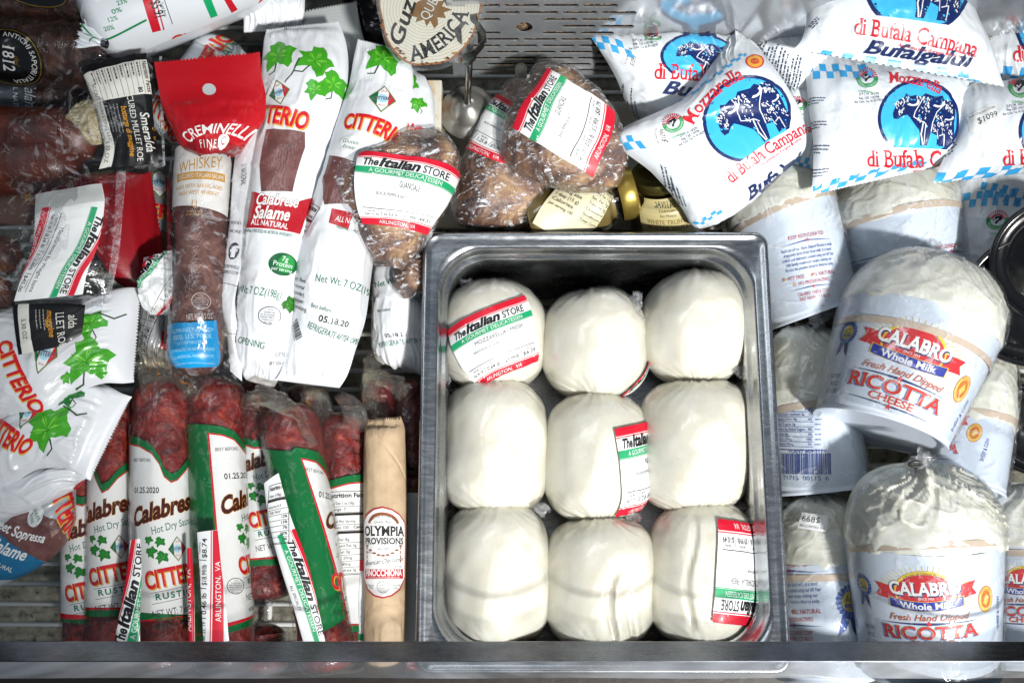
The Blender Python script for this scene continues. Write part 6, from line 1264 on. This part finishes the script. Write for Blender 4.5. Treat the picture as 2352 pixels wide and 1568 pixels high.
def plate(name, outl, z, th, mat, parent, art=None):
    c = np.mean([P(x, y, z) for x, y in outl], 0); top_ = [P(x, y, z) for x, y in outl]; bot_ = [p-np.array([0, 0, th]) for p in top_]; n = len(outl)
    V = top_+bot_; F = [tuple(range(n)), tuple(range(n, 2*n))[::-1]]+[(i, n+i, n+(i+1) % n, (i+1) % n) for i in range(n)]
    mats = [mat]; mi = [0]*len(F)
    if art:
        for polys, m_, ly in art:
            if m_ not in mats: mats.append(m_)
            for p in polys:
                ar = sum(p[i-1][0]*p[i][1]-p[i][0]*p[i-1][1] for i in range(len(p))); p = p if ar < 0 else p[::-1]
                F.append(tuple(range(len(V), len(V)+len(p)))); V += [P(x, y, z)+np.array([0, 0, .0001+.00008*ly]) for x, y in p]; mi.append(mats.index(m_))
    return mesh_obj(name, V, F, mi, mats, parent, smooth=False)
def pl_text(st, cx, cy, h, w, rot, m_, ly=2, warp=None, **k):
    P0, W0 = layout(st, k.get('b', 0), k.get('sf', 0)); c_, s_ = math.cos(math.radians(rot)), math.sin(math.radians(rot)); sx = w/W0; out = []
    for p in P0:
        q = []
        for x, y in p:
            X, Y = (x-W0/2)*sx+k.get('sh', 0)*y*sx, (y-.5)*h
            if warp: X, Y = warp((X, Y))
            q.append((cx+X*c_-Y*s_, cy-(X*s_+Y*c_)))
        out.append(q)
    return out, m_, ly
def pl_poly(pts, m_, ly=1): t_ = geometry.tessellate_polygon([[Vector((a, b_, 0)) for a, b_ in pts]]); return [[pts[i] for i in k] for k in t_], m_, ly
t = thing('round_sign', 'oval wood-slice sign in scuffed clear plastic held by the steel clip', 'sign', P(985, 25, .05))
BK_, BR_, OC = M('#15130f', 'matte'), M('#8a6230', 'matte'), M('#a8672e', 'matte')
rr = random.Random(3)
tree_ = [(-8, -36), (-30, -24), (-44, -4), (-52, 14), (-30, 20), (-34, 34), (-12, 26), (-6, 46), (4, 30), (14, 52), (8, 60), (24, 40), (22, 20), (44, 22), (38, 6), (60, -2), (34, -12), (40, -28), (12, -26), (4, -42)]
art = [pl_poly([(x*1.0, y*1.0) for x, y in disc_outline(.985)], OC, .5), pl_poly(disc_outline(.95), WD, 1), pl_poly([(985+x*.9, 25+y*.8) for x, y in tree_], BR_, 1.5),
       pl_text('QUE', 985, 22, 22, 52, 62, M(WH, 'matte'), 3), pl_text('AMERICA', 1015, 92, 34, 160, 40, BK_, 2, arc_warp(-150), sf=1, b=.02), pl_text('Guz', 922, 55, 34, 110, 72, BK_, 2, sh=.2, b=.02)]
for k in range(40):
    a = rr.uniform(3.3, 6.2); r = rr.uniform(.90, .97); x, y = 985+118*r*math.cos(a), 25-128*r*math.sin(a); s_ = rr.uniform(1, 3.4); art.append(pl_poly([(x-s_*2, y), (x, y-s_), (x+s_*2, y+s_*.4), (x, y+s_)], M(rr.choice(('#5a3014', '#8c5020', '#b9803c')), 'matte'), 2))
plate('wood_card', disc_outline(.95), .052, .0012, WD, t, art)
plate('clear_sleeve', disc_outline(1.03), .0545, .0045, m_film('thick_clear_plastic', .05, .0006, 40, (.97, .99, .98), .08, (1, 1, 1), .8), t)
# black thing at the top between bags and sign
S = Surf(rod(830, -60, 880, 120, 60, -50, None, .6, .8), 40, 40, 'round', disp=lambda X, Y, H: .6*ridge(X/20, Y/14, 3)); t = thing('black_package', 'black ribbed package in the dark gap behind the round sign', 'package', base_loc(S)); surf_mesh('wrapper', S, M('#121113', 'gloss'), t)
